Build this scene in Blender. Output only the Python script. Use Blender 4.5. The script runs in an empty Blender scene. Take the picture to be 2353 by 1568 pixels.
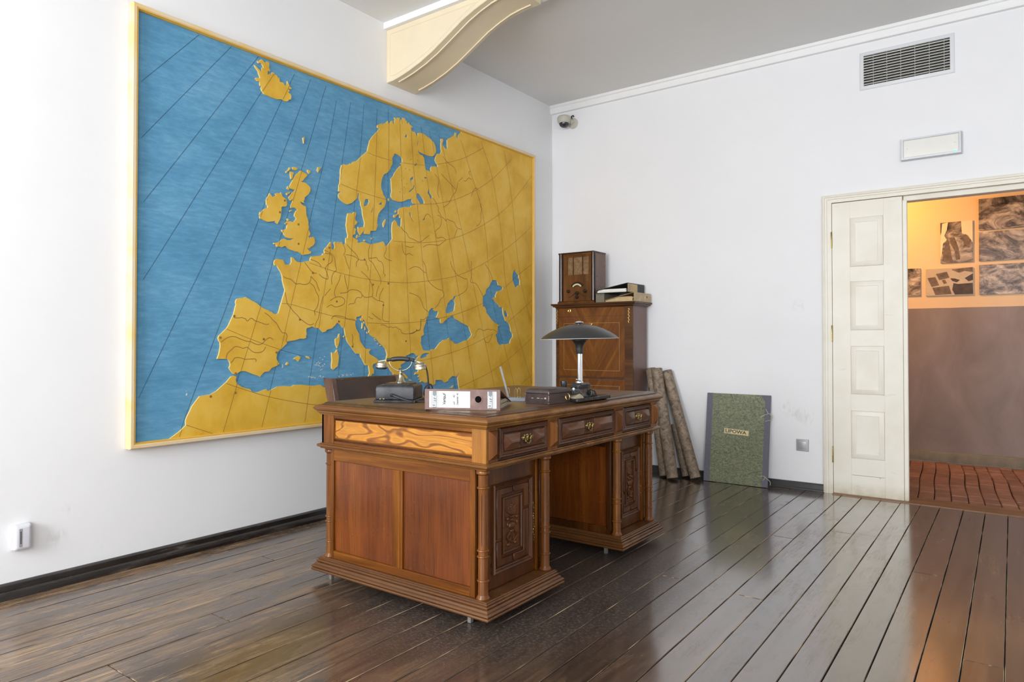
import bpy, bmesh, math, random
from mathutils import Vector, Matrix, noise
from mathutils.geometry import tessellate_polygon

random.seed(7)
SC = bpy.context.scene
COL = SC.collection

# ------------------------------------------------------------------ camera
cam_d = bpy.data.cameras.new('camera')
cam_d.sensor_fit = 'HORIZONTAL'; cam_d.sensor_width = 36.0
cam_d.lens = 1590.96 / 2353 * 36.0
cam_d.shift_y = -(784 - 763.99) / 2353
cam_d.clip_start = 0.05; cam_d.clip_end = 60
cam = bpy.data.objects.new('camera', cam_d); COL.objects.link(cam)
cam.location = (0, 0, 1.09)
cam.rotation_euler = (math.pi / 2 + 0.01423046, 0, 0.63336894)
SC.camera = cam

# ------------------------------------------------------------------ world, lights, exposure
W = bpy.data.worlds.new('daylight'); SC.world = W; W.use_nodes = True
W.node_tree.nodes['Background'].inputs[0].default_value = (0.86, 0.93, 1.0, 1)
W.node_tree.nodes['Background'].inputs[1].default_value = 1.0

def area(name, loc, rot, sx, sy, power, col=(1, 1, 1), spread=math.pi):
    l = bpy.data.lights.new(name, 'AREA'); l.shape = 'RECTANGLE'
    l.size = sx; l.size_y = sy; l.energy = power; l.color = col; l.spread = spread
    o = bpy.data.objects.new(name, l); COL.objects.link(o)
    o.location = loc; o.rotation_euler = rot
    return o
R90 = math.pi / 2
WIN = [(-2.25, 1.35), (-0.05, 1.35), (2.1, 1.35)]          # window centres (x) and widths in the wall behind the camera
for i, (wx, ww) in enumerate(WIN):
    area('window_daylight', (wx, -2.46, 1.90), (R90, 0, 0), ww - .1, 1.95, (172, 42, 108)[i], (0.950, 0.972, 1.0))
lp = bpy.data.lights.new('corridor_spot', 'SPOT'); lp.energy = 118; lp.color = (1.0, 0.47, 0.12)
lp.spot_size = math.radians(125); lp.spot_blend = 1.0; lp.shadow_soft_size = .12
lo = bpy.data.objects.new('corridor_spot', lp); COL.objects.link(lo)
lo.location = (-1.35, 6.55, 2.62)
lo.rotation_euler = Vector((.55, .65, -.62)).to_track_quat('-Z', 'Y').to_euler()
area('corridor_fill', (1.9, 6.5, 1.6), (0, R90, 0), 1.6, 1.4, 17, (.93, .93, 1.0))  # cool fill from the corridor's right end, which has no window

vs = SC.view_settings
SC.display_settings.display_device = 'sRGB'
vs.view_transform = 'Standard'; vs.look = 'None'; vs.gamma = 1.0; vs.use_curve_mapping = False
vs.exposure = 0.12

# ------------------------------------------------------------------ helpers
def tag(o, label=None, cat=None, group=None, kind=None):
    if label: o['label'] = label
    if cat: o['category'] = cat
    if group: o['group'] = group
    if kind: o['kind'] = kind
    return o
def thing(name, loc, rz, label, cat, group=None):
    o = bpy.data.objects.new(name, None); COL.objects.link(o)
    o.empty_display_size = .1
    o.location = loc; o.rotation_euler = (0, 0, rz)
    return tag(o, label, cat, group)

class MB:
    def __init__(s): s.v = []; s.f = []
    def add(s, vs, fs):
        b = len(s.v); s.v += [tuple(p) for p in vs]; s.f += [tuple(i + b for i in f) for f in fs]; return s
    def box(s, x0, x1, y0, y1, z0, z1, M=None):
        p = [(x, y, z) for z in (z0, z1) for y in (y0, y1) for x in (x0, x1)]
        if M: p = [M(*q) for q in p]
        return s.add(p, [(0, 2, 3, 1), (4, 5, 7, 6), (0, 1, 5, 4), (2, 6, 7, 3), (0, 4, 6, 2), (1, 3, 7, 5)])
    def loft(s, rect, rings, M=None, cap0=True, cap1=True):
        """stack of rectangles: rect=(u0,u1,v0,v1), ring=(outset, w)"""
        M = M or (lambda u, v, w: (u, v, w)); u0, u1, v0, v1 = rect; vs = []; fs = []
        for o, w in rings:
            vs += [M(u0 - o, v0 - o, w), M(u1 + o, v0 - o, w), M(u1 + o, v1 + o, w), M(u0 - o, v1 + o, w)]
        n = len(rings)
        for k in range(n - 1):
            for i in range(4):
                j = (i + 1) % 4; fs.append((k * 4 + i, k * 4 + j, k * 4 + 4 + j, k * 4 + 4 + i))
        if cap0: fs.append((3, 2, 1, 0))
        if cap1: fs.append(tuple(n * 4 - 4 + i for i in range(4)))
        return s.add(vs, fs)
    def ringframe(s, rect, prof, M=None):
        """closed moulding round a rectangle: prof=[(outset,w)...] closed loop"""
        M = M or (lambda u, v, w: (u, v, w)); u0, u1, v0, v1 = rect; vs = []; fs = []; n = len(prof)
        for o, w in prof:
            vs += [M(u0 - o, v0 - o, w), M(u1 + o, v0 - o, w), M(u1 + o, v1 + o, w), M(u0 - o, v1 + o, w)]
        for k in range(n):
            k2 = (k + 1) % n
            for i in range(4):
                j = (i + 1) % 4; fs.append((k * 4 + i, k * 4 + j, k2 * 4 + j, k2 * 4 + i))
        return s.add(vs, fs)
    def prism(s, poly, a, b, M=None):
        """poly in (u,v), extruded w=a..b"""
        M = M or (lambda u, v, w: (u, v, w)); n = len(poly)
        vs = [M(u, v, a) for u, v in poly] + [M(u, v, b) for u, v in poly]
        fs = [tuple(range(n - 1, -1, -1)), tuple(range(n, 2 * n))]
        for i in range(n):
            j = (i + 1) % n; fs.append((i, j, n + j, n + i))
        return s.add(vs, fs)
    def lathe(s, prof, c=(0, 0, 0), seg=24, M=None, cap=True):
        vs = []; fs = []; n = len(prof)
        for r, z in prof:
            for k in range(seg):
                a = 2 * math.pi * k / seg; p = (r * math.cos(a), r * math.sin(a), z)
                if M: p = M(*p)
                vs.append((p[0] + c[0], p[1] + c[1], p[2] + c[2]))
        for i in range(n - 1):
            for k in range(seg):
                k2 = (k + 1) % seg
                fs.append((i * seg + k, i * seg + k2, (i + 1) * seg + k2, (i + 1) * seg + k))
        if cap:
            if prof[0][0] > 1e-5: fs.append(tuple(range(seg - 1, -1, -1)))
            if prof[-1][0] > 1e-5: fs.append(tuple((n - 1) * seg + k for k in range(seg)))
        return s.add(vs, fs)
    def tube(s, path, r, seg=10, cap=True):
        pts = [Vector(p) for p in path]; n = len(pts); vs = []; fs = []
        rr = r if isinstance(r, (list, tuple)) else [r] * n
        up = None
        for i, p in enumerate(pts):
            t = (pts[min(i + 1, n - 1)] - pts[max(i - 1, 0)]).normalized()
            if up is None:
                up = Vector((0, 0, 1)) if abs(t.z) < .9 else Vector((1, 0, 0))
            a = t.cross(up).normalized(); b = a.cross(t).normalized(); up = b
            for k in range(seg):
                q = 2 * math.pi * k / seg
                vs.append(p + a * (math.cos(q) * rr[i]) + b * (math.sin(q) * rr[i]))
        for i in range(n - 1):
            for k in range(seg):
                k2 = (k + 1) % seg; fs.append((i * seg + k, i * seg + k2, (i + 1) * seg + k2, (i + 1) * seg + k))
        if cap:
            fs.append(tuple(range(seg - 1, -1, -1))); fs.append(tuple((n - 1) * seg + k for k in range(seg)))
        return s.add([tuple(v) for v in vs], fs)
    def ell(s, c, rx, ry, rz, M=None, seg=10, rings=6):
        vs = []; fs = []
        for i in range(rings + 1):
            th = math.pi * i / rings
            for k in range(seg):
                ph = 2 * math.pi * k / seg
                p = (c[0] + rx * math.sin(th) * math.cos(ph), c[1] + ry * math.sin(th) * math.sin(ph), c[2] + rz * math.cos(th))
                vs.append(M(*p) if M else p)
        for i in range(rings):
            for k in range(seg):
                k2 = (k + 1) % seg; fs.append((i * seg + k, (i + 1) * seg + k, (i + 1) * seg + k2, i * seg + k2))
        return s.add(vs, fs)
    def build(s, name, mat, parent=None, bevel=0, loc=None, smooth=35, bseg=1, org=None):
        if org: s.v = [(p[0] - org[0], p[1] - org[1], p[2] - org[2]) for p in s.v]
        me = bpy.data.meshes.new(name)
        bm = bmesh.new()
        vv = [bm.verts.new(p) for p in s.v]
        for f in s.f:
            try: bm.faces.new([vv[i] for i in f])
            except ValueError: pass
        bmesh.ops.remove_doubles(bm, verts=bm.verts, dist=1e-6)
        bmesh.ops.recalc_face_normals(bm, faces=bm.faces)
        for f in bm.faces: f.smooth = True
        bm.to_mesh(me); bm.free()
        me.set_sharp_from_angle(angle=math.radians(smooth))
        me.materials.append(mat)
        o = bpy.data.objects.new(name, me); COL.objects.link(o)
        if parent: o.parent = parent
        if loc: o.location = loc
        if bevel:
            m = o.modifiers.new('bevel', 'BEVEL'); m.width = bevel; m.segments = bseg; m.limit_method = 'ANGLE'; m.angle_limit = math.radians(40)
            m.harden_normals = False
        return o
def loose(mb):
    """split a builder into one builder per connected piece"""
    par = list(range(len(mb.v)))
    def find(a):
        while par[a] != a: par[a] = par[par[a]]; a = par[a]
        return a
    key = {}
    for i, p in enumerate(mb.v):
        k = tuple(round(c, 5) for c in p)
        if k in key: par[find(i)] = find(key[k])
        else: key[k] = i
    for f in mb.f:
        for i in f[1:]: par[find(i)] = find(f[0])
    out = {}
    for f in mb.f:
        m = out.setdefault(find(f[0]), MB()); m.add([mb.v[i] for i in f], [tuple(range(len(f)))])
    return list(out.values())
def copy_tree(o, parent=None):
    c = o.copy(); COL.objects.link(c); c.parent = parent
    for ch in list(o.children): copy_tree(ch, c)
    return c
def text_mesh(name, body, size, mat, parent, M, align='LEFT', depth=.0003, bold=0.0, shear=0.0, sx=1.0):
    cu = bpy.data.curves.new(name, 'FONT'); cu.body = body; cu.size = size; cu.extrude = depth; cu.offset = bold; cu.shear = shear
    cu.align_x = align; cu.align_y = 'CENTER'; cu.resolution_u = 3
    t = bpy.data.objects.new(name, cu); COL.objects.link(t)
    dg = bpy.context.evaluated_depsgraph_get()
    me = bpy.data.meshes.new_from_object(t.evaluated_get(dg))
    bpy.data.objects.remove(t); bpy.data.curves.remove(cu)
    for v in me.vertices: v.co = Vector(M(v.co.x * sx, v.co.y, v.co.z))
    me.materials.clear(); me.materials.append(mat)
    o = bpy.data.objects.new(name, me); COL.objects.link(o); o.parent = parent
    return o

# ------------------------------------------------------------------ materials
MATS = {}
class NT:
    def __init__(s, name):
        m = bpy.data.materials.new(name); m.use_nodes = True; s.m = m; s.t = m.node_tree; s.n = s.t.nodes; s.l = s.t.links
        s.b = s.n['Principled BSDF']; MATS[name] = m
    def nd(s, typ, **kw):
        n = s.n.new(typ)
        for k, v in kw.items():
            if k.startswith('i_'): n.inputs[k[2:].replace('_', ' ')].default_value = v
            else: setattr(n, k, v)
        return n
    def ln(s, a, b): s.l.new(a, b)
    def coord(s, scale=(1, 1, 1), rot=(0, 0, 0), kind='Object', loc=(0, 0, 0), rnd=0):
        tc = s.nd('ShaderNodeTexCoord'); mp = s.nd('ShaderNodeMapping')
        mp.inputs['Scale'].default_value = scale; mp.inputs['Rotation'].default_value = rot; mp.inputs['Location'].default_value = loc
        src = tc.outputs[kind]
        if rnd:
            oi = s.nd('ShaderNodeObjectInfo'); mu = s.nd('ShaderNodeMath', operation='MULTIPLY'); mu.inputs[1].default_value = rnd
            s.ln(oi.outputs['Random'], mu.inputs[0])
            ad = s.nd('ShaderNodeVectorMath', operation='ADD'); s.ln(src, ad.inputs[0]); s.ln(mu.outputs[0], ad.inputs[1]); src = ad.outputs[0]
        s.ln(src, mp.inputs['Vector']); return mp.outputs[0]
    def noise(s, vec, scale, detail=4, rough=.55, dist=0.0):
        n = s.nd('ShaderNodeTexNoise'); n.inputs['Scale'].default_value = scale; n.inputs['Detail'].default_value = detail
        n.inputs['Roughness'].default_value = rough; n.inputs['Distortion'].default_value = dist
        s.ln(vec, n.inputs['Vector']); return n.outputs['Fac']
    def ramp(s, fac, stops, interp='LINEAR'):
        r = s.nd('ShaderNodeValToRGB'); cr = r.color_ramp; cr.interpolation = interp
        while len(cr.elements) > 1: cr.elements.remove(cr.elements[-1])
        for i, (p, c) in enumerate(stops):
            e = cr.elements[0] if i == 0 else cr.elements.new(p)
            e.position = p; e.color = (c[0], c[1], c[2], 1) if not isinstance(c, (int, float)) else (c, c, c, 1)
        s.ln(fac, r.inputs[0]); return r.outputs[0]
    def mix(s, fac, a, b, mode='MIX'):
        m = s.nd('ShaderNodeMix', data_type='RGBA', blend_type=mode)
        if isinstance(fac, (int, float)): m.inputs[0].default_value = fac
        else: s.ln(fac, m.inputs[0])
        for k, v in ((6, a), (7, b)):
            if isinstance(v, (tuple, list)): m.inputs[k].default_value = (v[0], v[1], v[2], 1)
            else: s.ln(v, m.inputs[k])
        return m.outputs[2]
    def math(s, op, a, b=None, clamp=False):
        m = s.nd('ShaderNodeMath', operation=op); m.use_clamp = clamp
        for k, v in ((0, a), (1, b)):
            if v is None: continue
            if isinstance(v, (int, float)): m.inputs[k].default_value = v
            else: s.ln(v, m.inputs[k])
        return m.outputs[0]
    def bump(s, h, strength=.2, dist=.002):
        b = s.nd('ShaderNodeBump'); b.inputs['Strength'].default_value = strength; b.inputs['Distance'].default_value = dist
        s.ln(h, b.inputs['Height']); s.ln(b.outputs[0], s.b.inputs['Normal'])
    def out(s, col=None, rough=.5, metal=0.0, spec=.5, coat=0, coatr=.1):
        if col is not None:
            if isinstance(col, (tuple, list)): s.b.inputs['Base Color'].default_value = (col[0], col[1], col[2], 1)
            else: s.ln(col, s.b.inputs['Base Color'])
        if isinstance(rough, (int, float)): s.b.inputs['Roughness'].default_value = rough
        else: s.ln(rough, s.b.inputs['Roughness'])
        s.b.inputs['Metallic'].default_value = metal; s.b.inputs['Specular IOR Level'].default_value = spec
        s.b.inputs['Coat Weight'].default_value = coat; s.b.inputs['Coat Roughness'].default_value = coatr
        return s.m

def plain(name, col, rough=.5, metal=0.0, var=.06, scale=14, bump=0.0, spec=.5, coat=0):
    n = NT(name); v = n.coord(); f = n.noise(v, scale, 5)
    c = n.mix(f, tuple(max(0, x * (1 - var * 2)) for x in col), tuple(min(1, x * (1 + var)) for x in col))
    if bump: n.bump(n.noise(v, scale * 6, 4), bump, .001)
    return n.out(c, rough, metal, spec, coat)

def wood(name, stops, axis='z', grain=9, stretch=.07, rough=.3, spec=.5, pore=.35, tone=.3, rnd=3.0, bump=.08, coat=0, dist=.6):
    """stops: colour stops along the figure; axis: direction of the grain"""
    n = NT(name); k = {'x': 0, 'y': 1, 'z': 2}[axis]
    sc = [1, 1, 1]; sc[k] = stretch
    v = n.coord(tuple(sc), rnd=rnd)
    f = n.noise(v, grain, 6, .6, dist)
    col = n.ramp(f, stops)
    sc2 = [1, 1, 1]; sc2[k] = .03
    v2 = n.coord(tuple(sc2), rnd=rnd)
    p = n.noise(v2, 160, 2, .5)
    pr = n.ramp(p, [(.38, 0.0), (.56, 1.0)])
    col = n.mix(n.math('MULTIPLY', n.math('SUBTRACT', 1.0, pr), pore), col, n.mix(1.0, col, (.35, .3, .25), 'MULTIPLY'))
    v3 = n.coord((1, 1, 1), rnd=rnd)
    t = n.ramp(n.noise(v3, 2.6, 3), [(.3, 1 - tone), (.7, 1.0)])
    col = n.mix(1.0, col, t, 'MULTIPLY')
    r = n.math('ADD', n.math('MULTIPLY', n.noise(v3, 7, 4), .22), rough - .11)
    if bump: n.bump(f, bump, .0015)
    return n.out(col, r, 0, spec, coat)
# walls: white plaster with a few scuffs of their own shape
def wallmat(name, col, scuffs=(), crack=True):
    n = NT(name); v = n.coord()
    f = n.noise(v, 1.3, 5); g = n.noise(v, 9, 5)
    c = n.mix(n.ramp(f, [(.35, 0.0), (.75, 1.0)]), tuple(x * .965 for x in col), col)
    c = n.mix(n.math('MULTIPLY', n.ramp(g, [(.55, 0.0), (.8, 1.0)]), .10), c, tuple(x * .88 for x in col))
    for (p, r, s) in scuffs:
        d = n.nd('ShaderNodeVectorMath', operation='DISTANCE'); n.ln(n.coord(), d.inputs[0]); d.inputs[1].default_value = p
        m = n.ramp(n.math('DIVIDE', d.outputs['Value'], r), [(0, 1.0), (1.0, 0.0)])
        m = n.math('MULTIPLY', m, n.ramp(n.noise(n.coord((1, 1, .35)), 34, 5, .6, 1.0), [(.47, 0.0), (.6, 1.0)]))
        c = n.mix(n.math('MULTIPLY', m, s), c, (.28, .25, .22))
    n.bump(n.noise(v, 55, 4), .05, .002)
    return n.out(c, .82, 0, .25)
wallmat('wall_map', (.84, .84, .845), [((-3.515, 1.31, .21), .06, .2), ((-3.515, 1.36, .33), .03, .15), ((-3.515, 1.50, .13), .04, .1)])
wallmat('wall_door', (.84, .84, .855), [((-1.42, 5.42, .60), .07, .2), ((-1.35, 5.42, .55), .08, .2), ((-1.27, 5.42, .53), .07, .18), ((-1.33, 5.42, 1.36), .06, .15)])
wallmat('wall_plain', (.83, .83, .83))
wallmat('ceiling_white', (.80, .80, .79))
plain('trim_white', (.86, .86, .86), .55, var=.02)
plain('bracket_cream', (.80, .69, .49), .6, var=.05, scale=5)
def floor_mat(name):
    n = NT(name)
    v = n.coord((1, .05, 1), rnd=9.0); g = n.noise(v, 26, 7, .62, .9)             # grain along the boards
    fine = n.noise(n.coord((1, .035, 1), rnd=9.0), 150, 4, .65)
    w = n.noise(n.coord((1, .5, 1), rnd=0.0), 1.7, 6, .62, .5)                    # worn areas
    w2 = n.noise(n.coord((1, .34, 1), rnd=5.0), 9.0, 7, .72, 1.0)
    stain = n.ramp(g, [(.22, (.022, .014, .010)), (.42, (.056, .036, .025)), (.6, (.082, .054, .038)), (.8, (.145, .098, .066))])
    bare = n.ramp(g, [(.25, (.070, .043, .024)), (.48, (.20, .128, .066)), (.66, (.34, .225, .11)), (.82, (.46, .33, .18))])
    sx = n.nd('ShaderNodeSeparateXYZ'); n.ln(n.coord(), sx.inputs[0])
    tread = n.ramp(n.math('ADD', n.math('MULTIPLY', sx.outputs['X'], -.30), n.math('MULTIPLY', sx.outputs['Y'], -.22)), [(-.30, 0.0), (.55, 1.0)])   # the strip walked most, along the map wall
    wear = n.ramp(n.math('ADD', n.math('ADD', n.math('MULTIPLY', w, .55), n.math('MULTIPLY', w2, .55)), n.math('MULTIPLY', n.math('SUBTRACT', tread, .55), .06)), [(.505, 0.0), (.60, 1.0)])
    wear = n.math('MULTIPLY', wear, n.math('ADD', n.math('MULTIPLY', tread, .72), .28))
    wear = n.math('MULTIPLY', wear, n.ramp(fine, [(.40, 0.05), (.55, 1.0)]))
    c = n.mix(wear, stain, bare)
    oi = n.nd('ShaderNodeObjectInfo')
    c = n.mix(1.0, c, n.ramp(oi.outputs['Random'], [(0, (.78, .74, .72)), (1, (1.18, 1.12, 1.06))]), 'MULTIPLY')
    # darker, rougher floor under and round the desk, with pale dust specks
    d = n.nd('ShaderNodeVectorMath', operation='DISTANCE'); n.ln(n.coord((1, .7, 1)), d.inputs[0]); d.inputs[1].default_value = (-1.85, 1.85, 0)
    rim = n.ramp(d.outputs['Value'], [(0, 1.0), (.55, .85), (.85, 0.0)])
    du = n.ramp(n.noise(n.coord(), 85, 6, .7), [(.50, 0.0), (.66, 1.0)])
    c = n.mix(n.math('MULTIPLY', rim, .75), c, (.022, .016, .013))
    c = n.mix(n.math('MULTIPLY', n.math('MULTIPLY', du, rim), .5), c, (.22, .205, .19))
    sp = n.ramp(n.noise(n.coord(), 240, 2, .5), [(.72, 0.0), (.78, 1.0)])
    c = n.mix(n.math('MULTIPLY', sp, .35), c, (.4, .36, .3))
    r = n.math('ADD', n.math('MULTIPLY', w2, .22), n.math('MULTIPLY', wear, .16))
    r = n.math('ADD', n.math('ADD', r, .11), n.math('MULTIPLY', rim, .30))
    n.bump(n.math('ADD', n.math('MULTIPLY', g, .7), n.math('MULTIPLY', w2, .8)), .22, .0018)
    n.b.inputs['IOR'].default_value = 1.6
    n.out(c, r, 0, .5, 0, .13)
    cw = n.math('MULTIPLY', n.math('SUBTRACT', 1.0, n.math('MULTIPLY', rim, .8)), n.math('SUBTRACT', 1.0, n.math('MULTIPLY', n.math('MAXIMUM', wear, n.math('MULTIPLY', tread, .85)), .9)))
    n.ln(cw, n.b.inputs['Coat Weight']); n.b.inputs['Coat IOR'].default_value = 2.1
    return n.m
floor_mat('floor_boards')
ne = NT('floor_worn_edge'); ne.out(ne.ramp(ne.noise(ne.coord((1, .12, 1)), 30, 5), [(.40, (.030, .019, .012)), (.52, (.10, .065, .038)), (.64, (.42, .31, .19))]), .5)
plain('floor_under', (.012, .009, .007), .9)
wood('skirting_black', [(.3, (.009, .006, .005)), (.55, (.024, .018, .015)), (.68, (.06, .05, .043)), (.78, (.26, .24, .22))], 'y', 16, .25, .26, tone=.3, rnd=0)
plain('skirting_grey', (.055, .052, .052), .4, var=.2)
wood('threshold_oak', [(.3, (.16, .07, .025)), (.6, (.33, .16, .06))], 'x', 12, .06, .35)
NB = NT('corridor_brick'); v = NB.coord(rnd=7.0); oi = NB.nd('ShaderNodeObjectInfo')
c = NB.ramp(NB.noise(v, 14, 6, .65), [(.3, (.20, .095, .060)), (.6, (.29, .150, .098)), (.8, (.38, .22, .15))])
c = NB.mix(1.0, c, NB.ramp(oi.outputs['Random'], [(0, (.75, .72, .7)), (1, (1.15, 1.1, 1.1))]), 'MULTIPLY')
NB.bump(NB.noise(v, 40, 5), .3, .003); NB.out(c, .62)
plain('brick_mortar', (.09, .045, .028), .95, var=.2)
wallmat('corridor_plaster', (.78, .60, .40))
nw = NT('corridor_wainscot'); v = nw.coord()
c = nw.ramp(nw.noise(nw.coord((1, 1, .5)), 3.5, 6, .6, .6), [(.3, (.21, .165, .15)), (.6, (.28, .225, .21)), (.8, (.34, .285, .27))])
nw.bump(nw.noise(v, 30, 5), .1, .002); nw.out(c, .5)
plain('corridor_curb', (.22, .20, .15), .7, var=.25, bump=.2)

X0, X1, Y0, Y1, ZC = -3.515, 3.2, -2.6, 5.42, 3.29
# floor: sub-floor slab with single boards
fl = MB().box(X0, X1, Y0, Y1 + .02, -.12, -.03).build('floor', MATS['floor_under']); tag(fl, 'dark worn plank floor of the office', 'floor', kind='structure')
jx = [-3.50, -3.46, -3.359, -3.252, -3.124, -3.011, -2.879, -2.755, -2.63, -2.499, -2.38, -2.258, -2.145, -2.019, -1.885, -1.755, -1.632, -1.505, -1.362, -1.255, -1.128, -1.005, -.877, -.757, -.637, -.522, -.41, -.28, -.163, -.045]
while jx[-1] < X1 - .12: jx.append(jx[-1] + random.uniform(.112, .13))
jx[0] = X0; jx.append(X1)
ENDS = {-2.499: [1.09], -2.38: [1.09, 3.9], -2.63: [1.54, 4.1], -1.128: [4.03], -.877: [4.33], -.41: [3.79], -.163: [2.85], -1.362: [3.04], -1.005: [3.0, -.4], -.757: [4.35], -3.124: [2.1], -2.879: [3.3], -2.145: [2.9], -1.885: [.6], -1.632: [1.15], -.045: [1.6], -.637: [1.2], -.522: [2.2]}
SK = -.008
for i in range(len(jx) - 1):
    a, b = jx[i], jx[i + 1]
    cuts = [Y0] + sorted(ENDS.get(a, [] if a < 0 else [random.uniform(0, 4)])) + [Y1 + .015]
    for y0, y1 in zip(cuts, cuts[1:]):
        g = random.uniform(.0009, .0019); h = random.uniform(-.0016, 0.0)
        a1 = a + g if i else a; b1 = b - g if i < len(jx) - 2 else b
        sk0 = SK * (y0 - 2) if i else 0; sk1 = SK * (y1 - 2) if i else 0
        ca, cb = min(1, max(0, (a + 3.5) / 1.5)), min(1, max(0, (b + 3.5) / 1.5))
        t = .0020; e = .0010
        def ring(d, z): return [(a1 + d + sk0 * ca, y0 + e + d, z), (b1 - d + sk0 * cb, y0 + e + d, z), (b1 - d + sk1 * cb, y1 - e - d, z), (a1 + d + sk1 * ca, y1 - e - d, z)]
        m = MB(); vs_ = ring(0, -.028) + ring(0, h - t) + ring(t, h)
        m.add(vs_, [(3, 2, 1, 0), (8, 9, 10, 11)] + [(k * 4 + q, k * 4 + (q + 1) % 4, k * 4 + 4 + (q + 1) % 4, k * 4 + 4 + q) for k in (0, 1) for q in range(4)])
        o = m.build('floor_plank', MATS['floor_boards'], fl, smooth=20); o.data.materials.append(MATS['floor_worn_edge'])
        for pl in o.data.polygons:
            if .05 < abs(pl.normal.z) < .95: pl.material_index = 1
# walls
def struct(name, mb, mat, parent=None, label=None, cat=None, bevel=0):
    o = mb.build(name, MATS[mat], parent, bevel)
    if parent is None: tag(o, label, cat, kind='structure')
    return o
struct('wall_left', MB().box(X0 - .2, X0, Y0 - .2, Y1 + .16, 0, ZC + .1), 'wall_map', label='white plaster wall behind the relief map', cat='wall')
m = MB()
DX0, DX1, DZ = -1.12, .32, 2.12
m.box(X0 - .0, DX0, Y1, Y1 + .14, 0, ZC); m.box(DX1, X1 + .2, Y1, Y1 + .14, 0, ZC); m.box(DX0, DX1, Y1, Y1 + .14, DZ, ZC)
struct('wall_back', m, 'wall_door', label='white plaster wall with the panelled doorway', cat='wall')
struct('wall_right', MB().box(X1, X1 + .2, Y0 - .2, Y1, 0, ZC + .1), 'wall_plain', label='white plaster wall on the right of the room', cat='wall')
m = MB(); xs = [X0] + [q for wx, ww in WIN for q in (wx - ww / 2, wx + ww / 2)] + [X1]
for k in range(0, len(xs), 2): m.box(xs[k], xs[k + 1], Y0 - .2, Y0, 0, ZC)
for wx, ww in WIN: m.box(wx - ww / 2, wx + ww / 2, Y0 - .2, Y0, 0, .8); m.box(wx - ww / 2, wx + ww / 2, Y0 - .2, Y0, 2.92, ZC)
struct('wall_front', m, 'wall_plain', label='white plaster wall with three tall windows', cat='wall')
for k, (wx, ww) in enumerate(WIN):
    a, b = wx - ww / 2, wx + ww / 2
    m = MB().ringframe((a + .06, b - .06, .86, 2.86), [(0, 0), (.06, 0), (.06, .06), (0, .06)], lambda u, v, w: (u, Y0 - .14 + w, v))
    m.box(wx - .03, wx + .03, Y0 - .14, Y0 - .08, .86, 2.86); m.box(a + .06, b - .06, Y0 - .14, Y0 - .08, 2.2, 2.26)
    struct('window_%d' % (k + 1), m, 'trim_white', label='white painted casement window %s' % ('beside the map wall', 'in the middle of the front wall', 'beside the right wall')[k], cat='window')
struct('ceiling', MB().box(X0 - .2, X1 + .2, Y0 - .2, Y1 + .14, ZC, ZC + .1), 'ceiling_white', label='white ceiling of the office', cat='ceiling')
# cornice strip on the door wall
struct('trim_1', MB().prism([(5.42, 3.212), (5.395, 3.214), (5.39, 3.222), (5.39, 3.262), (5.38, 3.268), (5.38, 3.29), (5.42, 3.29)], X0, X1, lambda u, v, w: (w, u, v)), 'trim_white', label='narrow white cornice moulding along the top of the door wall', cat='cornice')
# skirtings
pr = [(0, 0), (.066, 0), (.064, .012), (.056, .023), (.044, .029), (.032, .031), (.030, .036), (.024, .050), (.012, .055), (0, .056)]
struct('baseboard_left', MB().prism([(X0 + a, b) for a, b in pr], Y0, Y1, lambda u, v, w: (u, w, v)), 'skirting_black', label='black scuffed skirting board along the map wall', cat='skirting')
pr2 = [(0, 0), (.024, 0), (.024, .010), (.017, .016), (.017, .046), (.010, .054), (0, .055)]
struct('baseboard_back', MB().prism([(5.42 - a, b) for a, b in pr2], X0 + .066, -1.162, lambda u, v, w: (w, u, v)), 'skirting_grey', label='dark grey skirting board along the door wall', cat='skirting')
# ceiling beam above the bracket
struct('trim_2', MB().box(X0, X1, 3.295, 3.63, 3.246, ZC), 'trim_white', label='flat white ceiling beam running out from the map wall', cat='beam')
# curved bracket
br = thing('ceiling_bracket', (X0, 3.46, 2.88), 0, 'cream curved bracket under the ceiling beam above the map', 'bracket')
cur = [(0, 0), (.06, .004), (.118, .014), (.2, .033), (.316, .069), (.42, .112), (.513, .16), (.6, .206), (.686, .251), (.78, .288), (.87, .315), (.95, .328), (1.03, .335), (1.10, .335)]
poly = cur + [(1.10, .366), (0, .366)]
m = MB(); m.prism(poly, -.138, .138, lambda u, v, w: (u, w, v)); m.build('bracket_body', MATS['bracket_cream'], br, .003)
for s in (-1, 1):   # raised border round the side panel
    o_ = [(.0, .02), (.0, .366), (1.06, .366)] ; m = MB()
    inn = [(.035, .33), (.035, .045)] + [(a + .012, b + .035) for a, b in cur[1:11]] + [(.80, .33)]
    for (a, b), (c_, d) in zip(inn, inn[1:] + inn[:1]):
        L = math.hypot(c_ - a, d - b)
        if L < 1e-4: continue
        m.tube([(a, s * .138, b), (c_, s * .138, d)], .0035, 6)
    m.build('panel_moulding', MATS['bracket_cream'], br)
for s in (-1, 1):
    m = MB(); m.tube([(a + .02, s * .098, b - .001) for a, b in cur[1:-1]], .005, 6); m.build('soffit_bead', MATS['bracket_cream'], br)

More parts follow.
